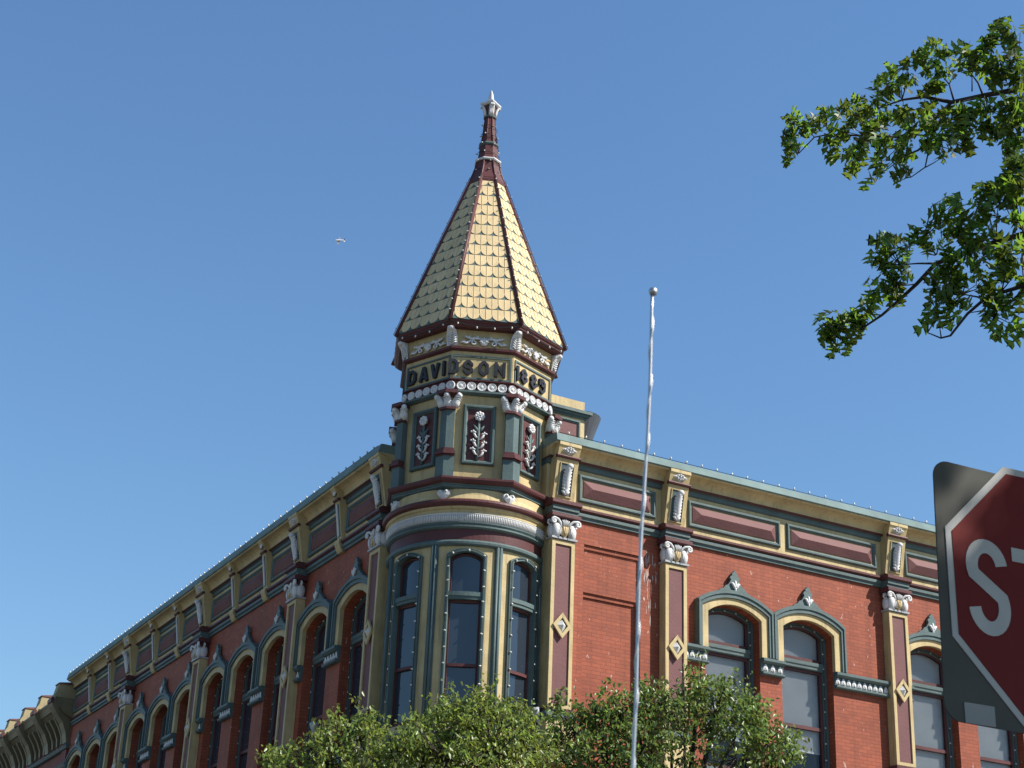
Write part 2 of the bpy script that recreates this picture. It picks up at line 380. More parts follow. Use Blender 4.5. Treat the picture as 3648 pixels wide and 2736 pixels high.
# inner shell, end walls and roof
mb = MB().box(1.2, END_R, 1.6, 1.7, .2, 12.2); mb.box(1.6, 1.7, 1.8, END_L, .2, 12.2)
obj('inner_partition', mb, 'darkroom', B)
mb = MB().box(2.6, END_R-.02, .32, END_L, 12.6, 12.75).box(.32, 2.6, 2.6, END_L, 12.6, 12.75)
obj('roof_deck', mb, 'roof', B)
mb = MB().box(START_R+.001, START_R+.25, .003, 1.2, 0, 13.5).box(.003, 1.2, START_L+.001, START_L+.25, 0, 13.5)
obj('corner_pier', mb, 'yellow', B)
mb = MB().box(END_R-.3, END_R-.002, .002, END_L, 0, 13.5).box(.3, END_R-.3, END_L-.3, END_L-.002, 0, 13.5)
obj('party_wall', mb, 'brickdark', B)
mb = MB().box(.5, END_R-.3, .5, END_L-.3, 7.3, 7.5)
obj('floor_slab', mb, 'darkroom', B)

# --- entablature: architrave, frieze, crown, coping on each front
def entab(s0, s1):
    P = {}
    P['architrave'] = (MB().side([(0, ZT-.02), (.05, ZT-.02), (.05, 12.33), (.09, 12.35), (.09, 12.41), (.06, 12.43), (0, 12.43)], s0, s1), 'teal')
    P['architrave_bead'] = (MB().side([(0, 12.432), (.08, 12.432), (.125, 12.46), (.125, 12.50), (.06, 12.53), (0, 12.53)], s0, s1), 'maroon')
    P['frieze'] = (MB().side([(-.3, 12.532), (.03, 12.532), (.03, 13.30), (-.3, 13.30)], s0, s1), 'yellow')
    P['soffit_band'] = (MB().side([(-.3, 13.302), (.035, 13.302), (.07, 13.33), (.07, 13.395), (.11, 13.41), (-.3, 13.41)], s0, s1), 'teal')
    P['crown_bead'] = (MB().side([(-.3, 13.412), (.13, 13.412), (.155, 13.43), (.145, 13.452), (-.3, 13.452)], s0, s1), 'maroon')
    prof = [(-.3, 13.454), (.14, 13.454)]+[(.14+.20*(1-cos(R(a))), 13.47+.16*sin(R(a))) for a in (0, 20, 40, 60, 75, 90)]+[(.36, 13.645), (.36, 13.665), (-.3, 13.665)]
    P['crown_moulding'] = (MB().side(prof, s0, s1), 'yellow')
    P['coping'] = (MB().side([(-.35, 13.667), (.385, 13.667), (.40, 13.68), (.37, 13.83), (.33, 13.845), (-.35, 13.86)], s0, s1), 'teallight')
    return P
for nm, (mb, mt) in entab(START_R-.06, END_R).items(): obj(nm, mb, mt, B)
for nm, (mb, mt) in entab(-END_L, -START_L+.06).items(): obj(nm, mb, mt, B, rz=LZ)

# --- pilaster with capital, sunk panel and diamond boss
def make_pilaster():
    pw = .25; d = .18
    mb = MB()
    mb.box(-pw, pw, -d, 0, 8.5, 11.74)
    p = obj('pilaster', mb, 'yellow', B)
    # raised rim round the sunk panel
    mb = MB()
    mb.frame(-pw, pw, 8.5, 11.72, .075, -d-.035, -d)
    obj('rim', mb, 'yellow', p)
    obj('panel', MB().box(-.172, .172, -d-.006, -d-.001, 8.58, 11.64), 'maroonpale', p)
    # diamond
    zc = 10.06
    dm = MB(); o = [(0, zc-.25), (.20, zc), (0, zc+.25), (-.20, zc), (0, zc-.25)]; i = [(0, zc-.15), (.12, zc), (0, zc+.15), (-.12, zc), (0, zc-.15)]
    dm.ring(o, i, -d-.075, -d-.036)
    obj('diamond_frame', dm, 'yellow', p)
    bs = MB().add([(0, -d-.03, zc-.14), (.11, -d-.03, zc), (0, -d-.03, zc+.14), (-.11, -d-.03, zc), (0, -d-.12, zc)], [(0, 1, 4), (1, 2, 4), (2, 3, 4), (3, 0, 4), (3, 2, 1, 0)])
    obj('boss', bs, 'white', p)
    fld = MB().add([(0, -d-.028, zc-.16), (.13, -d-.028, zc), (0, -d-.028, zc+.16), (-.13, -d-.028, zc)], [(0, 1, 2, 3)])
    obj('boss_field', fld, 'teal', p)
    # plinth
    mb = MB().box(-.29, .29, -.25, 0, 7.5, 8.30)
    obj('plinth', mb, 'yellow', p)
    mb = MB().side([(0, 8.302), (.27, 8.302), (.30, 8.33), (.30, 8.40), (.24, 8.43), (0, 8.43)], -.31, .31)
    obj('plinth_moulding', mb, 'teal', p)
    obj('plinth_bead', MB().box(-.29, .29, -.26, 0, 8.432, 8.498), 'maroon', p)
    # capital
    c = MB(); zb = 11.78
    for sx in (-1, 1):
        c.ball((sx*.17, -.21, zb+.13), (.095, .085, .16), 10, 8)
        c.ball((sx*.235, -.12, zb+.13), (.07, .10, .15), 10, 8)
        # ribs of the leaf
        for k in range(4): c.tube([(sx*(.10+.035*k), -.285+.012*k, zb+.02), (sx*(.11+.04*k), -.30+.014*k, zb+.12), (sx*(.13+.035*k), -.285+.012*k, zb+.2-.03*k)], .011, 5)
        # volute stalk and scroll, front corner and wall corner
        for yy in (-.25, -.10):
            pts = [(sx*.07, yy+.03, zb+.19), (sx*.10, yy, zb+.27), (sx*.17, yy-.02, zb+.335), (sx*.25, yy-.035, zb+.345)]
            for k in range(9):
                a = PI/2-k*PI/4*1.15; rr = .062*(1-k/12)
                pts.append((sx*(.262+rr*cos(a)), yy-.04, zb+.285+rr*sin(a)))
            c.tube(pts, [.03]*4+[.026-.0012*k for k in range(9)], 6)
        c.ball((sx*.262, -.275, zb+.285), (.028, .035, .028))
    c.ball((0, -.20, zb+.28), (.075, .075, .10), 10, 8)
    for k in range(-2, 3): c.tube([(k*.012, -.26, zb+.22), (k*.03, -.285, zb+.30), (k*.038, -.27, zb+.37-.02*abs(k))], .012, 5)
    obj('capital', c, 'white', p)
    sh = MB().ball((0, -.215, zb+.12), (.075, .07, .125), 12, 8)
    for k in range(-1, 2): sh.tube([(0, -.285, zb+.03), (k*.03, -.295, zb+.1), (k*.045, -.275, zb+.2)], .012, 5)
    obj('capital_shield', sh, 'tile', p)
    obj('capital_bell', MB().box(-.235, .235, -.185, 0, 11.781, 12.139), 'maroon', p)
    obj('capital_base', MB().box(-.28, .28, -.25, 0, 11.741, 11.779), 'galv', p)
    # architrave breaking forward over the capital
    mb = MB().side([(0, 12.14), (.27, 12.14), (.32, 12.165), (.32, 12.225), (.29, 12.245), (0, 12.245)], -.32, .32)
    obj('abacus', mb, 'maroon', p)
    obj('abacus_band', MB().side([(0, 12.247), (.25, 12.247), (.25, 12.30), (.28, 12.32), (.28, 12.40), (0, 12.40)], -.29, .29), 'teal', p)
    obj('abacus_bead', MB().side([(0, 12.402), (.29, 12.402), (.335, 12.43), (.335, 12.49), (.25, 12.535), (0, 12.535)], -.33, .33), 'maroon', p)
    return p
place(make_pilaster(), PIL_R, PIL_L)

# --- big bracket over each pilaster
def make_bracket():
    hb = .24
    prof = [(.031, 12.537), (.14, 12.537), (.30, 13.33), (.31, 13.40), (.33, 13.46), (.385, 13.60), (.40, 13.60), (.40, 13.664), (.031, 13.664)]
    b = obj('bracket', MB().side(prof, -hb, hb), 'yellow', B)
    fr = lambda z: .14+(z-12.537)/(13.33-12.537)*.16
    def face(p, e=0): return Vector((p.x, -fr(p.z)+p.y+e, p.z))
    m = MB().frame(-.16, .16, 12.62, 13.28, .02, -.02, 0).xf(face); obj('recess_frame', m, 'yellow', b)
    m = MB().box(-.14, .14, -.004, -.001, 12.64, 13.26).xf(face); obj('recess', m, 'teal', b)
    lf = MB()
    rnd = random.Random(3)
    pts = [(0, -.02, 12.66), (0, -.05, 12.78), (0, -.06, 12.95), (0, -.055, 13.1), (0, -.085, 13.18), (0, -.07, 13.22)]
    lf.tube([face(Vector(q)) for q in pts], [.04, .06, .066, .062, .07, .035], 8)
    for k in range(8):
        z = 12.67+k*.063
        for sx in (-1, 1):
            q = [(0, -.06, z-.02), (sx*.05, -.065, z+.03), (sx*.088, -.045, z+.055)]
            lf.tube([face(Vector(a)) for a in q], [.03, .03, .012], 6)
    lf.ball(face(Vector((0, -.03, 12.92))), (.082, .05, .27), 10, 10); lf.ball(face(Vector((.012, -.10, 13.19))), (.07, .065, .06))
    obj('leaf_carving', lf, 'white', b)
    obj('bead', MB().side([(.28, 13.36), (.345, 13.365), (.36, 13.39), (.345, 13.42), (.28, 13.42)], -.265, .265), 'maroon', b)
    # rosette lozenge on the coved head
    rs = MB()
    def cv(p):
        d = .335+(p.z-13.46)/(.14)*.05
        return Vector((p.x, -d+p.y, p.z))
    zc = 13.52
    rs.add([cv(Vector(q)) for q in [(-.17, 0, zc), (0, 0, zc-.085), (.17, 0, zc), (0, 0, zc+.085), (0, -.02, zc)]], [(0, 1, 4), (1, 2, 4), (2, 3, 4), (3, 0, 4), (3, 2, 1, 0)])
    for k in range(8):
        a = k*PI/4; rs.ball(cv(Vector((.075*cos(a), -.02, zc+.04*sin(a)))), (.026, .02, .018), 8, 5)
    for sx in (-1, 1): rs.ball(cv(Vector((sx*.12, -.015, zc))), (.02, .015, .015), 8, 5)
    rs.ball(cv(Vector((0, -.03, zc))), (.02, .02, .016), 8, 5)
    obj('rosette', rs, 'white', b)
    return b
place(make_bracket(), PIL_R, PIL_L)

# --- small brackets between the left-hand windows
MIN_L = [4.56, 8.81, 10.89, 15.02, 17.06, 21.13, 23.17]
def make_minor():
    hb = .11
    prof = [(.031, 12.537), (.10, 12.537), (.22, 13.33), (.24, 13.42), (.27, 13.50), (.37, 13.62), (.37, 13.664), (.031, 13.664)]
    b = obj('small_bracket', MB().side(prof, -hb, hb), 'yellow', B)
    fr = lambda z: .10+(z-12.537)/(13.33-12.537)*.12
    fc = lambda p: Vector((p.x, -fr(p.z)+p.y, p.z))
    obj('recess', MB().box(-.075, .075, -.004, -.001, 12.60, 13.30).xf(fc), 'teal', b)
    rp = MB(); pts = [fc(Vector((0, -.012, 12.61+.02*k))) for k in range(35)]
    rp.tube(pts, [.032 if k % 2 else .022 for k in range(35)], 6); obj('rope_strip', rp, 'white', b)
    obj('bead', MB().side([(.20, 13.36), (.265, 13.365), (.28, 13.39), (.265, 13.42), (.20, 13.42)], -.125, .125), 'maroon', b)
    md = MB(); md.ball((0, -.30, 13.535), (.065, .03, .065), 12, 8); obj('medallion', md, 'white', b)
    obj('medallion_rim', MB().tube([(.08*cos(a*PI/8), -.295-.0*a, 13.535+.08*sin(a*PI/8)) for a in range(17)], .009, 6), 'maroon', b)
    cn = MB().side([(.0, 12.27), (.07, 12.27), (.10, 12.31), (.14, 12.40), (.16, 12.44), (.16, 12.534), (.0, 12.534)], -.12, .12)
    obj('console', cn, 'yellow', b)
    return b
place(make_minor(), [], MIN_L)

# --- frieze panels
def frieze_panel(s0, s1, rz):
    w2 = (s1-s0)/2; c = (s0+s1)/2
    m = MB().mould(-w2, w2, 12.65, 13.215, .085, .055).xf(lambda p: p+Vector((0, -.031, 0)))
    f = obj('frieze_panel', m, 'teal', B, loc=((c, 0, 0) if rz == 0 else (0, c, 0)), rz=rz)
    obj('raised_panel', MB().hip(-w2+.12, w2-.12, 12.765, 13.10, .095, -.033), 'maroonpale', f)
for a, b in [(2.93, 4.72), (5.50, 7.80), (7.97, 10.34), (11.12, 13.08), (13.24, 15.2)]: frieze_panel(a, b, 0)
edges = sorted([(c, .27) for c in PIL_L]+[(c, .14) for c in MIN_L])+[(25.4, .14)]
for (a, wa), (b, wb) in zip(edges[:-1], edges[1:]): frieze_panel(a+wa+.07, b-wb-.07, LZ)

# --- windows
def make_window(clear, label=None):
    w = obj('window', MB().ring(arch(HW-.001, ZSILL+.02, ZSP, RISE-.001), arch(.535, ZSILL+.1, ZSP-.02, RISE-.06), .20, .33), 'teal', B)
    hood_in = arch(.81, 10.24, 11.08, .245); sur_in = arch(HW, 10.24, ZSP, RISE)
    obj('surround', MB().ring(hood_in, sur_in, -.09, -.001), 'yellow', w)
    hd = MB().ring(arch(.915, 10.24, 11.19, .30), arch(.81, 10.24, 11.081, .246), -.13, -.001)
    hd.ring(arch(.905, 10.24, 11.18, .30), arch(.865, 10.24, 11.135, .275), -.155, -.13)
    obj('hood', hd, 'teal', w)
    half = [(.40, 11.435), (.34, 11.49), (.27, 11.515), (.235, 11.57), (.165, 11.60), (.12, 11.66), (.09, 11.715), (.115, 11.75), (.105, 11.79), (.06, 11.805), (.065, 11.845), (.03, 11.885), (0, 11.92)]
    poly = [(-.40, 11.43)]+[(x, z) for x, z in half][0:0]+[(.40, 11.43)]+half[1:]+[(-x, z) for x, z in half[:-1][::-1]][:-1]
    obj('crest', MB().prism(poly, -.10, -.03), 'teal', w)
    fl = MB(); zf = 11.57
    fl.ball((0, -.12, zf+.05), (.03, .03, .085), 8, 8)
    for sx in (-1, 1): fl.tube([(0, -.12, zf-.07), (sx*.035, -.125, zf+.0), (sx*.07, -.125, zf+.06), (sx*.11, -.12, zf+.065)], [.018, .032, .03, .012], 6)
    fl.tube([(0, -.115, zf-.13), (0, -.12, zf-.03)], [.01, .03], 6)
    obj('fleur_ornament', fl, 'white', w)
    tr = MB().side([(-.33, 10.25), (-.185, 10.25), (-.17, 10.27), (-.17, 10.31), (-.15, 10.34), (-.15, 10.41), (-.33, 10.43)], -.536, .536)
    obj('transom', tr, 'teal', w)
    us = MB().ring(arch(.534, 10.435, ZSP-.02, RISE-.06), arch(.49, 10.50, ZSP-.03, RISE-.085), .24, .30); us.box(-.49, .49, .24, .30, 10.435, 10.50)
    obj('upper_sash', us, 'maroon', w)
    ls = MB().frame(-.534, .534, 8.0, 10.248, 0.05, .23, .29); ls.box(-.484, .484, .225, .295, 9.03, 9.10)
    obj('lower_sash', ls, 'maroon', w)
    g1 = MB().prism(arch(.49, 10.50, ZSP-.03, RISE-.085), .268, .272); obj('upper_pane', g1, 'glassclear' if clear else 'glass', w)
    g2 = MB().box(-.484, .484, .258, .262, 9.10, 10.198).box(-.484, .484, .272, .276, 8.05, 9.03); obj('lower_pane', g2, 'glassclear' if clear else 'glass', w)
    if clear:
        bl = MB(); z = 11.14
        while z > 8.62:
            if not 10.24 < z < 10.46:
                hwid = .50
                bl.add([(-hwid, .315, z), (hwid, .315, z), (hwid, .327, z-.0262), (-hwid, .327, z-.0262)], [(0, 1, 2, 3)])
            z -= .0245
        bl.box(-.5, .5, .31, .335, 8.58, 8.61)
        obj('blind', bl, 'blind', w, recalc=False)
    sl_ = MB().box(-.72, .72, -.10, .44, ZSILL-.12, ZSILL+.018); obj('sill', sl_, 'teal', w)
    return w
place(make_window(True), WIN_R, [])
place(make_window(False), [], WIN_L)

# --- impost string course with leaf row
def impost(s0, s1, rz):
    c = (s0+s1)/2; h = (s1-s0)/2
    mb = MB().side([(0, 10.13), (.10, 10.13), (.15, 10.17), (.15, 10.225), (0, 10.235)], -h, h)
    mb.side([(0, 9.90), (.09, 9.90), (.12, 9.92), (.12, 9.955), (.06, 9.965), (0, 9.965)], -h, h)
    mb.box(-h, h, -.055, 0, 9.966, 10.129)
    f = obj('impost_course', mb, 'teal', B, loc=((c, 0, 0) if rz == 0 else (0, c, 0)), rz=rz)
    n = max(1, int((2*h-.02)/.135)); st = 2*h/n; lv = MB()
    for k in range(n):
        x = -h+st*(k+.5)
        lv.ball((x, -.075, 10.015), (.016, .028, .035), 6, 5); lv.ball((x-.028, -.07, 10.0), (.014, .022, .022), 6, 5); lv.ball((x+.028, -.07, 10.0), (.014, .022, .022), 6, 5)
        lv.add([(x-.058, -.058, 9.97), (x+.058, -.058, 9.97), (x+.055, -.07, 10.04), (x+.03, -.072, 10.095), (x, -.075, 10.125), (x-.03, -.072, 10.095), (x-.055, -.07, 10.04), (x, -.085, 10.05)],
               [(0, 1, 7), (1, 2, 7), (2, 3, 7), (3, 4, 7), (4, 5, 7), (5, 6, 7), (6, 0, 7)])
    obj('leaf_row', lv, 'white', f)
def imposts(wins, pils, s1, rz):
    ev = sorted([(c-HW, c+HW) for c in wins]+[(c-.25, c+.25) for c in pils])+[(s1, s1)]
    ev = [e for e in ev if e[1] > 4.5 or rz != 0]
    for (a, b), (c, d) in zip(ev[:-1], ev[1:]):
        if c-b > .1: impost(b+.001, c-.001, rz)
imposts(WIN_R, PIL_R[1:], 17.5, 0)
imposts(WIN_L, PIL_L, END_L-.02, LZ)
# shop cornice over the ground floor
for nm, prof, mt in [('shop_cornice', [(0, 6.9), (.12, 6.9), (.16, 7.1), (.3, 7.25), (.3, 7.32), (0, 7.36)], 'yellow'), ('shop_cornice_bead', [(0, 6.78), (.16, 6.80), (.16, 6.86), (0, 6.898)], 'maroon')]:
    obj(nm, MB().side(prof, START_R, END_R), mt, B); obj(nm, MB().side(prof, -END_L, -START_L), mt, B, rz=LZ)
for i, (a, b) in enumerate([(5.5, 7.6), (7.9, 10.3), (11.2, 13.2)]):
    m = MB().frame(a, b, .6, 4.2, .12, -.06, -.002); f = obj('shop_window', m, 'teal', B); obj('pane', MB().box(a+.12, b-.12, -.03, -.004, .72, 4.08), 'glass', f)

# ------------------------------------------------------------------ oriel drum
RD = 1.50
def bend(az):
    def f(p):
        a = R(az)+p.x/RD; r = RD-p.y
        return Vector((AX[0]+r*cos(a), AX[1]+r*sin(a), p.z))
    return f
OW = [150.0, 196.5, 243.0, 289.0, 335.0]; OHW, OZS, ORI, OSILL = .335, 11.10, .115, 8.0
dw = MB()
def rects(mb, x0, x1, z0, z1, y=0, n=6):
    for k in range(n):
        a = x0+(x1-x0)*k/n; b = x0+(x1-x0)*(k+1)/n; mb.add([(a, y, z0), (b, y, z0), (b, y, z1), (a, y, z1)], [(0, 1, 2, 3)], True)
for c in OW:
    h = R(23.25)*RD; t = MB()
    rects(t, -h, -OHW, 7.85, 11.44); rects(t, OHW, h, 7.85, 11.44); rects(t, -OHW, OHW, 7.85, OSILL)
    A = arc(OHW, OZS, ORI)
    for (x0, z0), (x1, z1) in zip(A[:-1], A[1:]): t.add([(x0, 0, z0), (x1, 0, z1), (x1, 0, 11.44), (x0, 0, 11.44)], [(0, 1, 2, 3)], True)
    P = [(-OHW, OSILL)]+A+[(OHW, OSILL)]
    for i in range(len(P)):
        (x0, z0), (x1, z1) = P[i], P[(i+1) % len(P)]; t.add([(x0, 0, z0), (x1, 0, z1), (x1, .14, z1), (x0, .14, z0)], [(0, 1, 2, 3)])
    t.xf(bend(c)); dw.merge(t)
obj('oriel_drum', dw, 'yellow', B, recalc=False)
def curvebox(x0, x1, y0, y1, z0, z1, n=8):
    t = MB()
    A = [(x0+(x1-x0)*k/n, z0) for k in range(n+1)]; Bb = [(x, z1) for x, _ in A]
    return t.ring(A, Bb, y0, y1)
for c in OW[1:4]:
    tr = MB().ring(arch(OHW+.035, OSILL, OZS+.03, ORI+.005), arch(OHW-.03, OSILL, OZS-.02, ORI-.012), -.06, .05)
    tr.merge(curvebox(-OHW+.03, OHW-.03, -.02, .10, 10.28, 10.34)).merge(curvebox(-OHW+.03, OHW-.03, -.04, .10, 10.34, 10.42))
    wdw = obj('oriel_window', tr.xf(bend(c)), 'teal', B)
    sh = MB().ring(arch(OHW-.031, 10.422, OZS-.03, ORI-.02), arch(OHW-.06, 10.45, OZS-.045, ORI-.035), .06, .11)
    ls = curvebox(-OHW+.031, -OHW+.062, .06, .11, 8.02, 10.278, 2); ls.merge(curvebox(OHW-.062, OHW-.031, .06, .11, 8.02, 10.278, 2)).merge(curvebox(-OHW+.062, OHW-.062, .055, .11, 9.04, 9.095)).merge(curvebox(-OHW+.062, OHW-.062, .06, .11, 10.23, 10.277)).merge(curvebox(-OHW+.062, OHW-.062, .06, .11, 8.02, 8.08))
    sh.merge(ls); obj('sash', sh.xf(bend(c)), 'maroon', wdw)
    gl = MB(); A = arc(OHW-.055, OZS-.045, ORI-.035)
    for (x0, z0), (x1, z1) in zip(A[:-1], A[1:]): gl.add([(x0, .09, 10.44), (x1, .09, 10.44), (x1, .09, z1), (x0, .09, z0)], [(0, 1, 2, 3)])
    obj('upper_pane', gl.xf(lambda p, c=c: bend(c)(p)), 'glass', wdw, recalc=False)
    # flat lower panes
    gl = MB().box(-OHW+.06, OHW-.06, .0, .004, 9.09, 10.235).box(-OHW+.06, OHW-.06, .012, .016, 8.06, 9.045)
    a = R(c); o2 = obj('lower_pane', gl, 'glass', wdw)
    o2.location = (AX[0]+(RD-.105)*cos(a), AX[1]+(RD-.105)*sin(a), 0); o2.rotation_euler = (0, 0, a+PI/2)
obj('drum_lining', MB().lathe([(RD-.16, 7.9), (RD-.16, 11.4)], AX, 48, 100, 350, smooth=True), 'darkroom', B, recalc=False)
for c in (173.2, 219.7, 266.0, 311.5):
    t = MB().merge(curvebox(-.075, .075, -.03, .0, 7.86, 11.32, 4)); f = obj('mullion', t.xf(bend(c)), 'teal', B)
    a = R(c); rr = RD+.035
    t = MB()
    for dx, rad in ((-.03, .03), (.032, .03)):
        aa = a+dx/RD; t.tube([(AX[0]+rr*cos(aa), AX[1]+rr*sin(aa), 7.86), (AX[0]+rr*cos(aa), AX[1]+rr*sin(aa), 11.33)], rad, 8)
    obj('bead', t, 'teal', f)
def drum_ring(name, prof, mat, n=96):
    prof = prof+[prof[0]]
    return obj(name, MB().lathe(prof, AX, n, smooth=False), mat, B)
drum_ring('drum_top_rail', [(1.40, 11.30), (1.53, 11.30), (1.57, 11.33), (1.575, 11.37), (1.55, 11.41), (1.52, 11.42), (1.40, 11.42)], 'teal')
drum_ring('drum_band', [(1.40, 11.421), (1.515, 11.421), (1.515, 11.63), (1.40, 11.63)], 'maroon')
drum_ring('drum_moulding', [(1.40, 11.631), (1.53, 11.631), (1.58, 11.66), (1.58, 11.69), (1.56, 11.70), (1.585, 11.735), (1.585, 11.755), (1.40, 11.755)], 'teal')
dn = MB(); dn.lathe([(1.40, 11.756), (1.56, 11.756), (1.57, 11.82), (1.59, 11.89), (1.61, 11.90), (1.61, 11.915), (1.40, 11.915), (1.40, 11.756)], AX, 96)
for k in range(0, 150):
    a = R(150+k*1.28); r1 = 1.59
    ca, sa = cos(a), sin(a)
    dn.tube([(AX[0]+1.565*ca, AX[1]+1.565*sa, 11.76), (AX[0]+1.58*ca, AX[1]+1.58*sa, 11.83), (AX[0]+1.60*ca, AX[1]+1.60*sa, 11.893)], .0125, 5)
obj('fluted_band', dn, 'white', B)
drum_ring('drum_cove', [(1.40, 11.916), (1.58, 11.916), (1.59, 11.94), (1.585, 11.99), (1.62, 12.01), (1.625, 12.05), (1.40, 12.05)], 'yellow')
drum_ring('drum_bead', [(1.40, 12.051), (1.64, 12.051), (1.685, 12.08), (1.70, 12.12), (1.69, 12.16), (1.64, 12.19), (1.40, 12.19)], 'maroon')
drum_ring('drum_neck', [(1.40, 12.191), (1.60, 12.191), (1.56, 12.30), (1.55, 12.41), (1.40, 12.41)], 'yellow')
drum_ring('drum_sill', [(1.30, 7.66), (1.60, 7.66), (1.66, 7.70), (1.66, 7.80), (1.58, 7.85), (1.30, 7.85)], 'teal')
drum_ring('drum_base', [(1.0, 6.95), (1.52, 7.0), (1.52, 7.659), (1.0, 7.659)], 'yellow')
drum_ring('drum_foot', [(.6, 6.3), (1.1, 6.6), (1.50, 6.8), (1.60, 6.86), (1.60, 6.94), (1.0, 6.949)], 'maroon')
# octagonal stage
OC = [180+45*k for k in range(8)]
def octo(name, prof, mat):
    return obj(name, MB().lathe(prof+[prof[0]], AX, 8, off=0), mat, B)
octo('turret_ledge', [(1.2, 12.40), (1.60, 12.40), (1.68, 12.43), (1.68, 12.465), (1.70, 12.475), (1.70, 12.50), (1.2, 12.50)], 'teal')
octo('turret_ledge_bead', [(1.2, 12.501), (1.72, 12.501), (1.765, 12.53), (1.785, 12.57), (1.785, 12.61), (1.2, 12.62)], 'maroon')
octo('turret_wall', [(1.3, 12.6), (1.535, 12.6), (1.535, 14.37), (1.3, 14.37)], 'yellow')
octo('turret_cornice', [(1.3, 14.371), (1.58, 14.371), (1.66, 14.40), (1.66, 14.42), (1.62, 14.43), (1.62, 14.455), (1.3, 14.455)], 'teal')
octo('disc_frieze', [(1.3, 14.456), (1.575, 14.456), (1.575, 14.66), (1.62, 14.665), (1.62, 14.68), (1.3, 14.68)], 'maroon')
tb = octo('name_band', [(1.3, 14.681), (1.57, 14.681), (1.57, 15.29), (1.3, 15.29)], 'yellow')
octo('name_band_moulding', [(1.3, 15.291), (1.60, 15.291), (1.65, 15.32), (1.655, 15.365), (1.3, 15.37)], 'maroon')
octo('upper_frieze', [(1.3, 15.371), (1.60, 15.371), (1.60, 15.74), (1.3, 15.74)], 'yellow')
octo('eave_soffit', [(1.3, 15.741), (1.74, 15.741), (1.76, 15.76), (1.79, 15.78), (1.79, 15.80), (1.82, 15.83), (1.835, 15.86), (1.80, 15.875), (1.3, 15.875)], 'maroon')
def face_place(o, az, ap):
    a = R(az); o.location = (AX[0]+ap*cos(a), AX[1]+ap*sin(a), 0); o.rotation_euler = (0, 0, a+PI/2)
C8 = cos(R(22.5))
FACES = [202.5, 247.5, 292.5, 157.5, 337.5]
# teal frames of the name band, thin rails on every visible face
for az in FACES:
    hw = 1.57*sin(R(22.5))-.035
    m = MB().frame(-hw, hw, 14.70, 15.20, .035, -.022, -.001); o = obj('name_band_frame', m, 'teal', B); face_place(o, az, 1.57*C8)
# discs
dd = MB()
prof = [(.092, 0), (.092, .02), (.082, .035), (.07, .03), (.045, .02), (.02, .035), (0.001, .037)]
dd.lathe([(r, z) for r, z in prof], (0, 0), 16)
for k in range(9):
    a = k*2*PI/9; dd.ball((.052*cos(a), .052*sin(a), .024), (.013, .013, .009), 6, 4)
dd.xf(lambda p: Vector((p.x, -p.z, p.y+14.545)))
d0 = obj('disc_ornament', dd, 'white', B); first = True
for az in (202.5, 247.5, 292.5):
    for t in (-.40, -.20, 0, .20, .40):
        o = d0 if first else dup(d0, B); first = False
        a = R(az); ap = 1.575*C8+.002
        o.location = (AX[0]+ap*cos(a)-t*sin(a), AX[1]+ap*sin(a)+t*cos(a), 0); o.rotation_euler = (0, 0, a+PI/2)
for az in (180, 225, 270, 315):
    o = dup(d0, B); face_place(o, az, 1.562)
# vertex pilasters of the octagon
def vplan(az, Rr, wid, back=.16):
    V = Vector((Rr, 0)); pts = [V]
    for s in (1, -1):
        n = R(22.5*s); dr = Vector((-sin(n), cos(n)))*s
        pts.append(V+dr*wid); pts.append(V+dr*wid-Vector((cos(n), sin(n)))*back)
    P = [pts[2], pts[1], pts[0], pts[3], pts[4]]
    a = R(az); return [(AX[0]+p.x*cos(a)-p.y*sin(a), AX[1]+p.x*sin(a)+p.y*cos(a)) for p in P]
def vert_pilaster(az):
    p = obj('turret_pilaster', MB().plan(vplan(az, 1.69, .155), 13.19, 13.99), 'teal', B)
    m = MB().plan(vplan(az, 1.735, .20), 12.61, 13.03); obj('pedestal', m, 'teal', p)
    m = MB().plan(vplan(az, 1.745, .205), 13.031, 13.06).plan(vplan(az, 1.79, .23), 13.061, 13.12).plan(vplan(az, 1.75, .19), 13.121, 13.189); obj('base_moulding', m, 'maroon', p)
    m = MB().plan(vplan(az, 1.745, .185), 13.991, 14.04); obj('neck_moulding', m, 'maroon', p)
    c = MB().plan(vplan(az, 1.72, .175), 14.041, 14.13)
    a = R(az); er = Vector((cos(a), sin(a), 0)); et = Vector((-sin(a), cos(a), 0)); o = Vector((AX[0], AX[1], 0))
    lob = [(er, 1.70, 0.0)]
    for s in (1, -1):
        n = R(az+22.5*s); lob.append((Vector((cos(n), sin(n), 0)), None, s))
    for e, r, s in lob:
        if r: b0 = o+er*1.62
        else:
            V = o+er*1.70; n = R(az+22.5*s); t = Vector((-sin(n), cos(n), 0))*s; b0 = V+t*.13-e*.05
            e = (e*.75+t*.66).normalized()
        z = Vector((0, 0, 1))
        pts = [b0+z*14.07, b0+e*.05+z*14.14, b0+e*.075+z*14.20, b0+e*.105+z*14.255, b0+e*.14+z*14.28, b0+e*.15+z*14.25]
        c.tube(pts, [.095, .085, .07, .058, .052, .035], 8)
        c.ball(b0+e*.145+z*14.262, .054, 10, 7)
        for k in range(4):
            q = b0+e*(.05+.02*k)+z*(14.12+.035*k); side = e.cross(z)
            c.tube([q-side*.075+e*.02, q+e*.06, q+side*.075+e*.02], .012, 5)
    obj('capital', c, 'white', p)
    m = MB().plan(vplan(az, 1.83, .235, .3), 14.30, 14.369); obj('abacus', m, 'maroon', p)
for az in (180, 225, 270, 315, 135, 0): vert_pilaster(az)
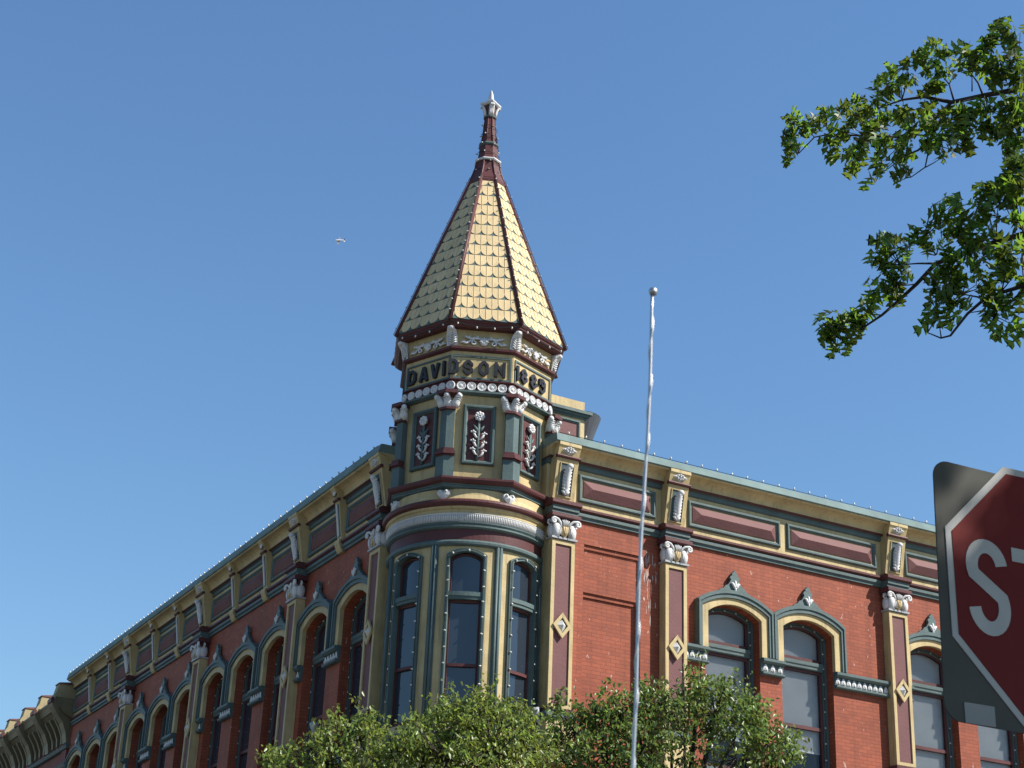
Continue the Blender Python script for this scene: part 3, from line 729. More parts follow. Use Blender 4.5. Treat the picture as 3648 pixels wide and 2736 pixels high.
# heart pendants under the ledge
for az in (180, 225, 270, 315):
    a = R(az); pts = []
    h = [(0, 12.17), (.06, 12.215), (.11, 12.27), (.125, 12.32), (.105, 12.36), (.06, 12.375), (.02, 12.355), (0, 12.33)]
    poly = h+[(-x, z) for x, z in h[1:-1][::-1]]
    m = MB(); n = len(poly)
    m.prism(poly, -.03, .06); m.add([(x, -.031, z) for x, z in poly]+[(0, -.075, 12.28)], [(i, (i+1) % n, n) for i in range(n)])
    for sx in (-1, 1): m.ball((sx*.06, -.05, 12.335), (.03, .03, .03), 8, 6)
    o = obj('heart_pendant', m, 'white', B); face_place(o, az, 1.60)
# flower panels
def flower_panel(az):
    ap = 1.535*C8
    f = obj('flower_panel', MB().mould(-.325, .305, 12.94, 14.17, .09, .07), 'teal', B); face_place(f, az, ap+.001)
    obj('field', MB().box(-.24, .22, -.012, -.004, 13.02, 14.09), 'maroon', f)
    st = MB(); x0 = -.01
    st.tube([(x0-.02, -.035, 13.03), (x0-.01, -.04, 13.4), (x0, -.045, 13.84)], .027, 8)
    for sx in (-1, 1):
        st.tube([(x0, -.04, 13.58), (x0+sx*.05, -.05, 13.67), (x0+sx*.115, -.045, 13.765)], [.012, .03, .006], 6)
    obj('stem', st, 'teal', f)
    fl = MB(); zc = 13.925
    for k in range(8):
        a = k*PI/4; fl.ball((x0+.068*cos(a), -.075, zc+.068*sin(a)), (.036, .03, .036), 8, 6)
    for k in range(6):
        a = k*PI/3+.3; fl.ball((x0+.03*cos(a), -.085, zc+.03*sin(a)), (.022, .03, .022), 6, 5)
    fl.lathe([(.075, -.0), (.05, .06)], (0, 0), 10)
    fl.v = [p for p in fl.v]
    n = 20; 
    fl.v[-n:] = [(x0+p[0], -.03-p[2], zc+p[1]) for p in fl.v[-n:]]
    obj('blossom', fl, 'white', f)
    bd = MB()
    for z in (13.10, 13.27, 13.45):
        for sx in (-1, 1):
            zz = z+(.03 if sx < 0 else 0)
            bd.tube([(x0, -.045, zz), (x0+sx*.055, -.05, zz+.025), (x0+sx*.085, -.055, zz+.075), (x0+sx*.11, -.05, zz+.115)], [.014, .02, .026, .014], 6)
            bd.ball((x0+sx*.075, -.06, zz+.115), (.026, .025, .02), 7, 5); bd.ball((x0+sx*.14, -.055, zz+.125), (.026, .022, .02), 7, 5); bd.ball((x0+sx*.105, -.065, zz+.135), (.02, .02, .028), 7, 5)
    obj('buds', bd, 'white', f)
for az in (202.5, 247.5, 292.5): flower_panel(az)
# name letters: block capitals with clipped corners
def glyph(ch, W, H, s=.06, y0=-.055, y1=-.002):
    m = MB(); h = s/2; x0, x1, z0, z1 = -W/2+h, W/2-h, h, H-h; c = .055
    def S(p, closed=False, dy=0): m.strip(p, s, y0-dy, y1, closed)
    if ch == 'D': S([(x0, z0), (x1-c, z0), (x1, z0+c), (x1, z1-c), (x1-c, z1), (x0, z1)], True)
    elif ch == 'O' or ch == '0': S([(x0+c, z0), (x1-c, z0), (x1, z0+c), (x1, z1-c), (x1-c, z1), (x0+c, z1), (x0, z1-c), (x0, z0+c)], True)
    elif ch == 'A': S([(x0, 0), (-.012, z1), (.012, z1), (x1, 0)]); S([(x0+.05, H*.3), (x1-.05, H*.3)], False, -.004)
    elif ch == 'V': S([(x0, H), (-.012, z0), (.012, z0), (x1, H)])
    elif ch == 'I' or ch == '1': S([(0, 0), (0, H)]); (m.strip([(-.055, H-.075), (-.01, H-.045)], s*.8, y0+.004, y1) if ch == '1' else None)
    elif ch == 'N': S([(x0, 0), (x0, H)]); S([(x1, 0), (x1, H)]); S([(x0, H-.03), (x1, .03)], False, -.004)
    elif ch == 'S': S([(x0, z0+c+.03), (x0, z0+c), (x0+c, z0), (x1-c, z0), (x1, z0+c), (x1, H/2-c*.7), (x1-c*.7, H/2), (x0+c*.7, H/2), (x0, H/2+c*.7), (x0, z1-c), (x0+c, z1), (x1-c, z1), (x1, z1-c), (x1, z1-c-.03)])
    elif ch == '8':
        S([(x0+c, z0), (x1-c, z0), (x1, z0+c), (x1, H/2-c*.7), (x1-c*.7, H/2-.004), (x0+c*.7, H/2-.004), (x0, H/2-c*.7), (x0, z0+c)], True)
        S([(x0+c, H/2+.004), (x1-c, H/2+.004), (x1-.005, H/2+c), (x1-.005, z1-c), (x1-c, z1), (x0+c, z1), (x0+.005, z1-c), (x0+.005, H/2+c)], True, -.004)
    elif ch == '9':
        S([(x1, H/2), (x1, z1-c), (x1-c, z1), (x0+c, z1), (x0, z1-c), (x0, H*.55+c), (x0+c, H*.55), (x1-.02, H*.55)]); S([(x1, H*.6), (x1, z0+c), (x1-c, z0), (x0+c*.7, z0), (x0, z0+c*.6)], False, -.004)
    return m
WORD = [(202.5, [('D', -.40, .21), ('A', -.09, .23), ('V', .20, .23), ('I', .43, .07)]),
        (247.5, [('D', -.565, .20), ('S', -.285, .20), ('O', .02, .20), ('N', .34, .22)]),
        (292.5, [('1', -.50, .08), ('8', -.30, .19), ('8', 0.0, .19), ('9', .28, .19)])]
for az, ls in WORD:
    a = R(az); ap = 1.57*C8
    for ch, t, W in ls:
        m = glyph(ch, W, .31).xf(lambda p: Vector((p.x, p.y, p.z+14.78)))
        o = obj('letter' if ch.isalpha() else 'numeral', m, 'letter', tb)
        o.location = (AX[0]+ap*cos(a)-t*sin(a), AX[1]+ap*sin(a)+t*cos(a), 0); o.rotation_euler = (0, 0, a+PI/2)
# scroll ornament and eave consoles
for az in (202.5, 247.5, 292.5):
    m = MB(); zc = 15.49
    m.ball((0, -.03, zc), (.085, .035, .085), 12, 8)
    for k in range(7):
        a = PI*k/6; m.tube([(0, -.04, zc-.05), (.06*cos(a), -.06, zc+.05*sin(a)), (.10*cos(a), -.05, zc+.09*sin(a))], [.012, .02, .012], 5)
    for sx in (-1, 1):
        pts = [(sx*.07, -.03, zc+.06), (sx*.16, -.035, zc+.07), (sx*.24, -.035, zc+.05), (sx*.33, -.03, zc+.075), (sx*.40, -.025, zc+.10)]
        m.tube(pts, [.03, .028, .03, .022, .008], 6)
        sp = []
        for k in range(12):
            a = PI*.5-sx*0-k*PI/5; rr = .062*(1-k/15)
            sp.append((sx*(.19+rr*cos(a)), -.035, zc-.025+rr*sin(a)))
        m.tube(sp, .019, 6)
        m.tube([(sx*.26, -.03, zc+.02), (sx*.34, -.035, zc-.05), (sx*.42, -.035, zc-.03), (sx*.47, -.025, zc-.045)], [.02, .028, .026, .008], 6)
        for q in ((.30, .09), (.36, .095), (.39, -.01), (.13, .10)): m.ball((sx*q[0], -.03, zc+q[1]), (.028, .022, .02), 7, 5)
    o = obj('scroll_ornament', m, 'white', B); face_place(o, az, 1.60*C8+.001)
for az in (180, 225, 270, 315):
    m = MB()
    prof = [(0, 15.375), (.02, 15.375), (.04, 15.45), (.06, 15.55), (.10, 15.63), (.17, 15.69), (.19, 15.735), (0, 15.735)]
    def wid(z): return .115 if z < 15.6 else .115-(z-15.6)*.45
    n = len(prof); vs = []
    for s in (-1, 1): vs += [(s*wid(z)*(.75 if d == 0 else 1), -d, z) for d, z in prof]
    m.add(vs, [tuple(range(n))[::-1], tuple(range(n, 2*n))]+[(i, (i+1) % n, n+(i+1) % n, n+i) for i in range(n)])
    m.ball((0, -.165, 15.70), (.055, .045, .045), 10, 6)
    for k in range(6):
        z = 15.40+k*.045; d = .035+k*.009
        for sx in (-1, 1): m.tube([(0, -d-.01, z), (sx*.05, -d-.03, z+.025), (sx*.085, -d-.01, z+.05)], .014, 5)
    o = obj('eave_console', m, 'white', B); face_place(o, az, 1.585)
# ------------------------------------------------------------------ spire
ZE, RE, ZS, RS_ = 15.876, 1.83, 19.93, .365
sp = obj('spire_roof', MB().solid([(RE, ZE), (RS_, ZS)], AX, 8), 'teal', B)
slope = math.hypot((RE-RS_)*C8, ZS-ZE); NR = 14
for az in [202.5+45*k for k in range(8)]:
    m = MB(); rowh = slope/NR; tw = .245; th = .005
    def halfw(v): return (RE-(RE-RS_)*v/slope)*sin(R(22.5))-.03
    for r in range(NR):
        v0 = r*rowh; v1 = v0+rowh*.985; off = (r % 2)*tw/2
        kmax = int(halfw(v0)/tw)+2
        for k in range(-kmax, kmax+1):
            cx = k*tw+off
            # round-ended tile outline, lower edge scalloped
            P = []
            for q in range(11):
                a = PI+PI*q/10; P.append((cx+(tw/2-.0006)*cos(a), v0+.008+(tw/2)*1.25*(1+sin(a))))
            P += [(cx+tw/2-.0006, v1), (cx-tw/2+.0006, v1)]
            # clip to the sloping sides
            def clip(poly, s):
                out = []
                f = lambda p: halfw(p[1])-s*p[0]
                for i in range(len(poly)):
                    a, b = poly[i], poly[(i+1) % len(poly)]; fa, fb = f(a), f(b)
                    if fa >= 0: out.append(a)
                    if (fa >= 0) != (fb >= 0):
                        t = fa/(fa-fb); out.append((a[0]+(b[0]-a[0])*t, a[1]+(b[1]-a[1])*t))
                return out
            P = clip(clip(P, 1), -1)
            if len(P) < 3 or max(p[0] for p in P)-min(p[0] for p in P) < .01: continue
            n = len(P); lift = lambda v: .004+th*(1-(v-v0)/rowh)*1.0
            m.add([(x, -lift(v)-.004, v) for x, v in P]+[(x, .0, v) for x, v in P], [tuple(range(n))]+[(i, n+i, n+(i+1) % n, (i+1) % n) for i in range(n)])
            for cx in (cx, cx+tw/2):
              if abs(cx) < halfw(v0+rowh*.7)-.02:    # raised centre seam
                lo, hi = (v0+.03 if cx == k*tw+off else v0+.175), v1
                m.add([(cx-.005, -lift(lo)-.004, lo), (cx+.005, -lift(lo)-.004, lo), (cx+.005, -lift(hi)-.004, hi), (cx-.005, -lift(hi)-.004, hi), (cx, -lift(lo)-.014, lo), (cx, -lift(hi)-.014, hi)], [(0, 4, 5, 3), (1, 2, 5, 4), (0, 1, 4)])
    a = R(az); lean = math.atan2((RE-RS_)*C8, ZS-ZE)
    ap = RE*C8
    def tf(p, a=a, lean=lean, ap=ap):
        x, y, v = p; d = ap-v*sin(lean)-y*cos(lean); z = ZE+v*cos(lean)-y*sin(lean)
        return Vector((AX[0]+d*cos(a)-x*sin(a), AX[1]+d*sin(a)+x*cos(a), z))
    obj('shingle_face', m.xf(tf), 'tile', sp)
def edge(az, z, extra=0):
    t = (z-ZE)/(ZS-ZE); r = RE+(RS_-RE)*t+extra
    return Vector((AX[0]+r*cos(R(az)), AX[1]+r*sin(R(az)), z))
for az in OC:
    m = MB().tube([edge(az, ZE-.03, .015), edge(az, ZS+.02, .015)], [.038, .030], 8)
    for s in (-1, 1):
        tv = Vector((-sin(R(az)), cos(R(az)), 0))*s*.036
        m.tube([edge(az, ZE, .0)+tv, edge(az, ZS, .0)+tv*.8], .014, 6)
    obj('ridge_rib', m, 'maroon', sp)
nk = MB().solid([(.40, 19.87), (.405, 19.92), (.345, 20.06), (.29, 20.24), (.262, 20.40), (.258, 20.47), (.225, 20.60), (.205, 20.83), (.19, 20.90), (.17, 20.98), (.145, 21.2), (.115, 21.56), (.11, 21.60)], AX, 8)
for az in OC:
    e = Vector((cos(R(az)), sin(R(az)), 0)); o = Vector((AX[0], AX[1], 0))
    nk.tube([o+e*r+Vector((0, 0, z)) for r, z in [(.40, 19.90), (.345, 20.06), (.29, 20.24), (.262, 20.40)]], .022, 6)
    nk.tube([o+e*r+Vector((0, 0, z)) for r, z in [(.18, 20.92), (.145, 21.2), (.115, 21.56)]], .014, 6)
obj('spire_neck', nk, 'maroon', B)
obj('spire_skirt', MB().solid([(.425, 19.80), (.43, 19.86), (.40, 19.90)], AX, 8), 'maroon', B)
obj('neck_collar', MB().lathe([(.2, 20.41), (.285, 20.415), (.305, 20.44), (.30, 20.465), (.26, 20.485), (.2, 20.485), (.2, 20.41)], AX, 8), 'white', B)
obj('neck_band', MB().lathe([(.15, 20.83), (.21, 20.835), (.232, 20.865), (.228, 20.89), (.19, 20.92), (.15, 20.92), (.15, 20.83)], AX, 8), 'teal', B)
fn = obj('finial', MB().solid([(.10, 21.60), (.105, 21.62), (.10, 21.70), (.12, 21.85), (.14, 21.89)], AX, 8), 'maroon', B)
obj('finial_base', MB().lathe([(.08, 21.575), (.14, 21.58), (.145, 21.61), (.12, 21.63), (.08, 21.63), (.08, 21.575)], AX, 12), 'teal', fn)
m = MB(); o = Vector((AX[0], AX[1], 0))
for k in range(4):
    a = R(243+45+90*k-45+12); e = Vector((cos(a), sin(a), 0)); t = Vector((-sin(a), cos(a), 0))
    pts = [(.11, 21.62), (.12, 21.72), (.14, 21.80), (.175, 21.855), (.20, 21.865), (.205, 21.835)]
    for s in (-.028, 0, .028): m.tube([o+e*r+t*s+Vector((0, 0, z)) for r, z in pts], [.03, .032, .03, .028, .026, .02], 6)
m.solid([(.17, 21.892), (.21, 21.90), (.24, 21.925), (.24, 21.955), (.18, 21.985), (.10, 22.03), (.066, 22.10), (.05, 22.22), (.038, 22.26), (.01, 22.33)], AX, 4)
m.v = m.v
cap = MB().solid([(.17, 21.892), (.21, 21.90), (.24, 21.925), (.24, 21.955), (.18, 21.985), (.10, 22.03), (.066, 22.10), (.05, 22.22), (.038, 22.26), (.01, 22.33)], (0, 0), 4)
m.v = m.v[:-40]; m.f = m.f[:-(9*4+2)]; m.sm = m.sm[:-(9*4+2)]
aa = R(243+12); cap.xf(lambda p: Vector((AX[0]+p.x*cos(aa)-p.y*sin(aa), AX[1]+p.x*sin(aa)+p.y*cos(aa), p.z)))
m.merge(cap); obj('finial_cap', m, 'white', fn)
# --- roof pedestals behind the turret and the sheet metal hood
def pedestal(x0, x1, y0, y1, rz):
    m = MB().box(x0, x1, y0, y1, 12.7, 14.60); p = obj('roof_pedestal', m, 'yellow', B, rz=0)
    obj('cap_block', MB().box(x0, x1, y0, y1, 14.755, 14.99), 'yellow', p)
    s = MB()
    for e, z0, z1 in ((.03, 14.601, 14.64), (.07, 14.641, 14.69), (.12, 14.691, 14.754)): s.box(x0-e, x1+e, y0-e, y1+e, z0, z1)
    obj('cap_moulding', s, 'teal', p)
    return p
p = pedestal(1.75, 3.30, .40, 1.3, 0)
q = obj('panel_frame', MB().mould(2.1, 3.19, 13.6, 14.55, .07, .045).xf(lambda v: v+Vector((0, .399, 0))), 'teal', p)
obj('panel', MB().box(2.16, 3.13, .39, .398, 13.66, 14.49), 'maroonpale', p)
pedestal(.55, 1.3, 1.85, 3.20, 0)
m = MB().lathe([(.10, 13.0), (.12, 14.0), (.30, 14.57), (.45, 15.0), (.43, 15.0), (.28, 14.57), (.10, 14.0), (.09, 13.0)], (3.65, 1.2), 20, smooth=False)
obj('roof_vent', m, 'iron', B)

# ------------------------------------------------------------------ neighbouring building on the left
NB = thing('neighbour_building', 'dark brick building with stepped ochre bracket tops at the far left', 'building')
n0, n1 = END_L+.01, 62.0
def nb(name, prof, mat, s0=n0, s1=n1, par=NB): return obj(name, MB().side(prof, -s1, -s0), mat, par, rz=LZ)
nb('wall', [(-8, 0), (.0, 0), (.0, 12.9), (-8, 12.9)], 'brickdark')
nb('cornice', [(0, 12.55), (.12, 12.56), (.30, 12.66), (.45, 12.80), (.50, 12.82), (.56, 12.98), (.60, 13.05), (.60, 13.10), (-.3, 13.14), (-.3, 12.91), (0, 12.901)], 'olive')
nb('string_course', [(0, 11.60), (.10, 11.62), (.14, 11.70), (.10, 11.76), (0, 11.78)], 'teal')
nb('lower_course', [(0, 11.05), (.08, 11.06), (.12, 11.14), (.08, 11.2), (0, 11.22)], 'teal')
first = None
for k in range(16):
    s = 25.62+2.12*k
    m = MB().side([(.001, 11.8), (.10, 11.8), (.16, 12.1), (.30, 12.4), (.55, 12.7), (.66, 12.86), (.72, 12.98), (.70, 13.10), (.001, 13.10)], -.21, .21)
    if first is None:
        first = obj('bracket', m, 'olive', NB, rz=LZ)
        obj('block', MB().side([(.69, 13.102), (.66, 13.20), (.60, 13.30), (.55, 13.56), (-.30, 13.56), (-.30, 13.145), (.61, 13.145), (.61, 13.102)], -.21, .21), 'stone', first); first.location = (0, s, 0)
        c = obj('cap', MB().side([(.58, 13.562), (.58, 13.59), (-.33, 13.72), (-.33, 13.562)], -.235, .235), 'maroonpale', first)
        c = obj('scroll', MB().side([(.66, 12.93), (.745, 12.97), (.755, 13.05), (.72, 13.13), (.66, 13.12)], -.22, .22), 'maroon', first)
    else: dup(first, NB, (0, s, 0))
    for j in range(3):
        if k == 0 and j == 0:
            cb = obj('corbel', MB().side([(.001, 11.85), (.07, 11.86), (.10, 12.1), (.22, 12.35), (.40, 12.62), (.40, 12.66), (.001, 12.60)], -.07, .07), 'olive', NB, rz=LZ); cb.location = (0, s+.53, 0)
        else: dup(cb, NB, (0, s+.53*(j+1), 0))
    obj('pier', MB().box(-.25, .25, -.07, -.001, 7, 11.59), 'brickdark', NB, loc=(0, s, 0), rz=LZ) if k == 0 else None

# ------------------------------------------------------------------ light strings
bulb_me = None
def bulb_mesh():
    m = MB()
    m.lathe([(.001, -.0), (.014, .0), (.022, .018), (.023, .035), (.015, .058), (.001, .07)], (0, 0), 8, smooth=True)
    o = obj('bulb', m, 'bulb'); me = o.data; bpy.data.objects.remove(o); return me
bulb_me = bulb_mesh()
def light_string(label, pts, dirs, step=.3, jit=.35, seed=0, wire_off=.0, scale=1.0):
    """pts: polyline the wire follows, dirs: the way bulbs point at each vertex"""
    rnd = random.Random(seed)
    t = thing('light_string', label, 'string lights', pts[0], 0, 'strings of white bulbs on the building')
    base = Vector(pts[0]); m = MB().tube([Vector(p)-base for p in pts], .006, 5); obj('wire', m, 'wire', t)
    L = 0
    nxt = step*.5; n = 0
    for (p0, d0), (p1, d1) in zip(zip(pts[:-1], dirs[:-1]), zip(pts[1:], dirs[1:])):
        p0, p1 = Vector(p0), Vector(p1); l = (p1-p0).length
        while nxt <= L+l:
            f = (nxt-L)/l; p = p0.lerp(p1, f); d = Vector(d0).lerp(Vector(d1), f).normalized()
            d = (d+Vector([rnd.uniform(-jit, jit) for _ in range(3)])).normalized()
            b = bpy.data.objects.new('bulb', bulb_me); COL.objects.link(b); b.parent = t
            b.location = p-base; b.rotation_euler = d.to_track_quat('Z', 'Y').to_euler(); b.scale = (scale,)*3
            n += 1; nxt += step*rnd.uniform(.9, 1.1)
            if n >= 100: return t
        L += l
    return t
light_string('string of white bulbs along the sunlit coping right of the turret', [(2.3, -.36, 13.85), (END_R, -.36, 13.85)], [(.3, -.3, 1)]*2, .40, .3, 1, scale=.9)
light_string('string of white bulbs along the shaded coping left of the turret', [(-.36, 2.3, 13.85), (-.36, END_L, 13.85)], [(-.35, .2, 1)]*2, .36, .3, 2, scale=.9)
for i, (az, lb) in enumerate([(180, 'string of bulbs down the left outline rib of the spire'), (225, 'string of bulbs down the rib between shaded and lit spire faces'), (270, 'string of bulbs down the spire rib above the numerals'), (315, 'string of bulbs down the right outline rib of the spire')]):
    e = Vector((cos(R(az)), sin(R(az)), 0)); tv = Vector((-sin(R(az)), cos(R(az)), 0))
    light_string(lb, [edge(az, 21.4 if False else ZS+.05, .06), edge(az, ZE-.02, .07)], [tuple(e*.5-tv*.8)]*2, .295, .25, 10+i, scale=.62)
nkp = []
for k in range(60):
    z = 21.5-k*.027; a = R(k*41); r = .15+.19*max(0, (21.5-z)/1.62)**1.1
    nkp.append((AX[0]+r*cos(a), AX[1]+r*sin(a), z))
light_string('string of bulbs wound loosely round the maroon neck under the finial', nkp, [((p[0]-AX[0]), (p[1]-AX[1]), -.05) for p in nkp], .30, .2, 20, scale=.7)
# eave string
ep = []
for az in (180, 225, 270, 315):
    ep.append((AX[0]+1.84*cos(R(az)), AX[1]+1.84*sin(R(az)), 15.82))
ep2 = []
for a, b in zip(ep[:-1], ep[1:]):
    for k in range(8): f = k/8; p = Vector(a).lerp(Vector(b), f); p.z -= .10*sin(PI*f); ep2.append(tuple(p))
ep2.append(ep[-1])
light_string('string of bulbs sagging under the eave of the spire', ep2, [(0, 0, -1)]*len(ep2), .36, .3, 21, scale=.75)
for c, lb in zip(OW[1:4], ['string of bulbs round the left oriel window', 'string of bulbs round the middle oriel window', 'string of bulbs round the right oriel window']):
    P = arch(OHW+.005, 8.0, OZS+.01, ORI, 8); bf = bend(c)
    pts = [bf(Vector((x, -.075, z))) for x, z in P]
    cen = bf(Vector((0, -.075, 10.0)))
    dirs = []
    for (x, z) in P:
        tx = -1 if x > 0 else 1
        a = R(c); dirs.append(tuple(Vector((-sin(a), cos(a), 0))*(tx if abs(x) > .2 else 0)*.8+Vector((0, 0, -.8 if abs(x) < .3 else 0))+Vector((cos(a), sin(a), 0))*.35))
    light_string(lb, [tuple(p) for p in pts], dirs, .305, .35, int(c), scale=.72)
for s, lb in [(6.60, 'string of bulbs round the arched window nearest the oriel on the sunlit front'), (8.44, 'string of bulbs round the second arched window of the sunlit front'), (11.76, 'string of bulbs round the arched window left of the stop sign'), (13.60, 'string of bulbs round the window behind the stop sign')]:
    P = arch(.56, 8.0, ZSP, RISE-.05, 8)
    light_string(lb, [(s+x, .18, z) for x, z in P], [((-1 if x > .3 else 1 if x < -.3 else 0)*.9, -.5, -.5 if abs(x) < .4 else 0) for x, z in P], .30, .35, int(s*7), scale=.72)
for s, lb in zip(WIN_L, ['first', 'second', 'third', 'fourth', 'fifth']):
    P = arch(.56, 8.0, ZSP, RISE-.05, 8)
    light_string('string of bulbs round the %s arched window of the shaded front from the turret' % lb, [(.18, s+x, z) for x, z in P], [(-.5, (-1 if x > .3 else 1 if x < -.3 else 0)*.9, -.5 if abs(x) < .4 else 0) for x, z in P], .30, .35, int(s*7), scale=.72)

# ------------------------------------------------------------------ floodlights
def floodlight(label, loc, az, tilt):
    t = thing('floodlight', label, 'floodlight', loc, R(az)+PI/2, 'floodlights on the oriel')
    obj('mounting_disc', MB().solid([(.10, 0), (.10, .035), (.085, .05)], (0, 0), 20).xf(lambda p: Vector((p.x, -p.z, p.y))), 'galv', t)
    obj('arm', MB().tube([(0, -.04, 0), (-.03, -.12, .06), (-.07, -.15, .17)], .022, 8), 'galv', t)
    h = MB().tube([(-.07, -.15, .15), (-.10, -.13, .26), (-.105, -.125, .30), (-.13, -.10, .38)], [.04, .045, .07, .10], 14)
    obj('head', h, 'galv', t)
    obj('lens', MB().ball((-.133, -.097, .388), (.088, .088, .03), 12, 5), 'lamp_glass', t)
    obj('bracket_bar', MB().box(-.20, -.02, -.05, -.03, -.02, .0).box(-.14, -.12, -.055, -.035, -.45, -.02), 'iron', t)
    return t
def onr(az, r, z): return (AX[0]+r*cos(R(az)), AX[1]+r*sin(R(az)), z)
floodlight('grey floodlight on a bent arm at the right foot of the oriel', onr(308, 1.62, 8.08), 262, 0)
floodlight('grey floodlight on the shaded brick between first two windows', (-.12, 4.6, 8.3), 200, 0)

# ------------------------------------------------------------------ trees
rng = np.random.default_rng(7)
def leaf_cloud(name, centres, mat, parent, shape, droop=.5, seed=0, size=(.05, .09), centred=False):
    """centres: Nx3 leaf positions; shape: outline in unit leaf space (x along the leaf)"""
    rg = np.random.default_rng(seed); N = len(centres); sh = np.array(shape['v']); F = shape['f']; nv = len(sh)
    d = rg.normal(size=(N, 3)); d[:, 2] -= droop; d /= np.linalg.norm(d, axis=1)[:, None]
    nrm = rg.normal(size=(N, 3)); nrm[:, 2] += .9; nrm -= d*(nrm*d).sum(1)[:, None]; nrm /= np.linalg.norm(nrm, axis=1)[:, None]
    s = np.cross(nrm, d); L = rg.uniform(size[0], size[1], N)
    if centred: centres = centres-d*L[:, None]*.5
    V = centres[:, None, :]+L[:, None, None]*(sh[None, :, 0:1]*d[:, None, :]+sh[None, :, 1:2]*s[:, None, :]+sh[None, :, 2:3]*nrm[:, None, :])
    V = V.reshape(-1, 3)
    me = bpy.data.meshes.new(name)
    nl = sum(len(f) for f in F); ls = []; 
    base = np.concatenate([np.array(f) for f in F]); loops = (base[None, :]+(np.arange(N)*nv)[:, None]).reshape(-1)
    tot = np.tile(np.array([len(f) for f in F]), N); st = np.concatenate([[0], np.cumsum(tot)[:-1]])
    me.vertices.add(len(V)); me.vertices.foreach_set('co', V.astype(np.float32).reshape(-1))
    me.loops.add(len(loops)); me.loops.foreach_set('vertex_index', loops.astype(np.int32))
    me.polygons.add(len(tot)); me.polygons.foreach_set('loop_start', st.astype(np.int32)); me.polygons.foreach_set('loop_total', tot.astype(np.int32))
    me.update(calc_edges=True); me.validate(); me.materials.append(M[mat])
    o = bpy.data.objects.new(name, me); COL.objects.link(o); o.parent = parent
    o.matrix_parent_inverse = Matrix.Translation(-parent.location)
    return o
SMALL = {'v': [(0, 0, 0), (.35, .24, .05), (.75, .17, .02), (1, 0, -.1), (.75, -.17, .02), (.35, -.24, .05), (.5, 0, -.04)],
         'f': [(0, 6, 1), (1, 6, 2), (2, 6, 3), (0, 5, 6), (5, 4, 6), (4, 3, 6)]}
def oak_shape():
    half = [(.0, .010), (.17, .018), (.19, .15), (.30, .31), (.29, .15), (.35, .05), (.45, .06), (.50, .28), (.72, .47), (.61, .22), (.64, .055), (.73, .05), (.82, .22), (1.0, .31), (.90, .11), (1.10, .0)]
    v = [(x, 0, .05*x*(1-x)*4-.25*x*x) for x in (0, .35, .65, 1.0)]
    up = [(x, y, .10*y+.05*x*(1-x)*4-.25*x*x) for x, y in half]; dn_ = [(x, -y, z) for x, y, z in up[:-1]]
    V = v+up+dn_; nU = len(up); f = []
    spine = lambda i: 0 if half[i][0] < .2 else 1 if half[i][0] < .5 else 2 if half[i][0] < .82 else 3
    for i in range(nU-1):
        a, b = spine(i), spine(i+1)
        f.append((a, 4+i, 4+i+1) if a == b else (a, 4+i, 4+i+1, b))
        j0 = 4+nU+i; j1 = 4+nU+i+1 if i+1 < nU-1 else 4+nU-1
        f.append((a, j1, j0) if a == b else (a, b, j1, j0))
    return {'v': V, 'f': f}
OAK = oak_shape()
def ray(u, v):
    """direction through a point of the photograph (2212 wide), horizontal length 1"""
    d = FW+RT*((u*3648/2212-1824)/FPX)-UP*((v*3648/2212-1368)/FPX)
    return d/math.hypot(d.x, d.y)

def street_tree(label, foot, h0, clumps, mat, seed, nleaf, size):
    t = thing('street_tree', label, 'tree', (foot[0], foot[1], .14), 0, 'street trees at the kerb')
    rg = np.random.default_rng(seed); rn = random.Random(seed)
    tr = MB(); top = Vector((0, 0, h0))
    tr.tube([(0, 0, 0), (.03, 0, 1.0), (-.02, .02, 2.2), top], [.14, .11, .10, .085], 9)
    br = MB(); pts = []
    F = Vector((foot[0], foot[1], .14))
    for (c, r, dens) in clumps:
        c = Vector(c); mid = F+top; b = mid.lerp(c, .5)+Vector((rn.uniform(-.3, .3), rn.uniform(-.3, .3), rn.uniform(-.2, .15)))
        br.tube([mid-F-Vector((0, 0, .3*rn.random())), b-F, c-F], [.05, .032, .014], 6)
        rr = r if isinstance(r, tuple) else (r, r, r)
        n = int(nleaf*dens)
        # leaves gathered on twigs through the clump
        nt = max(6, n//16)
        dirs = rg.normal(size=(nt, 3)); dirs /= np.linalg.norm(dirs, axis=1)[:, None]
        rad = rg.uniform(.25, 1.05, nt)**.6
        rad = np.where(rg.uniform(size=nt) < .16, rad*rg.uniform(1.2, 1.6, nt), rad)
        tips = np.array(c)+dirs*rad[:, None]*np.array(rr)
        for k in range(0, nt, 3): br.tube([c-F, (Vector(tips[k])*.6+c*.4)-F+Vector((0, 0, rn.uniform(-.05, .1))), Vector(tips[k])-F], [.012, .008, .004], 4)
        f = rg.uniform(.45, 1.12, (nt, 16, 1))
        q = (np.array(c)[None, None, :]+(tips-np.array(c))[:, None, :]*f).reshape(-1, 3)+rg.normal(size=(nt*16, 3))*.05
        pts.append(q)
    obj('trunk', tr, 'bark', t); obj('limbs', br, 'bark', t)
    leaf_cloud('crown', np.concatenate(pts), mat, t, SMALL, .9, seed, size)
    return t
def cl(u, v, D, r, dens=1.0):
    return (CAM+ray(u, v)*D, r, dens)
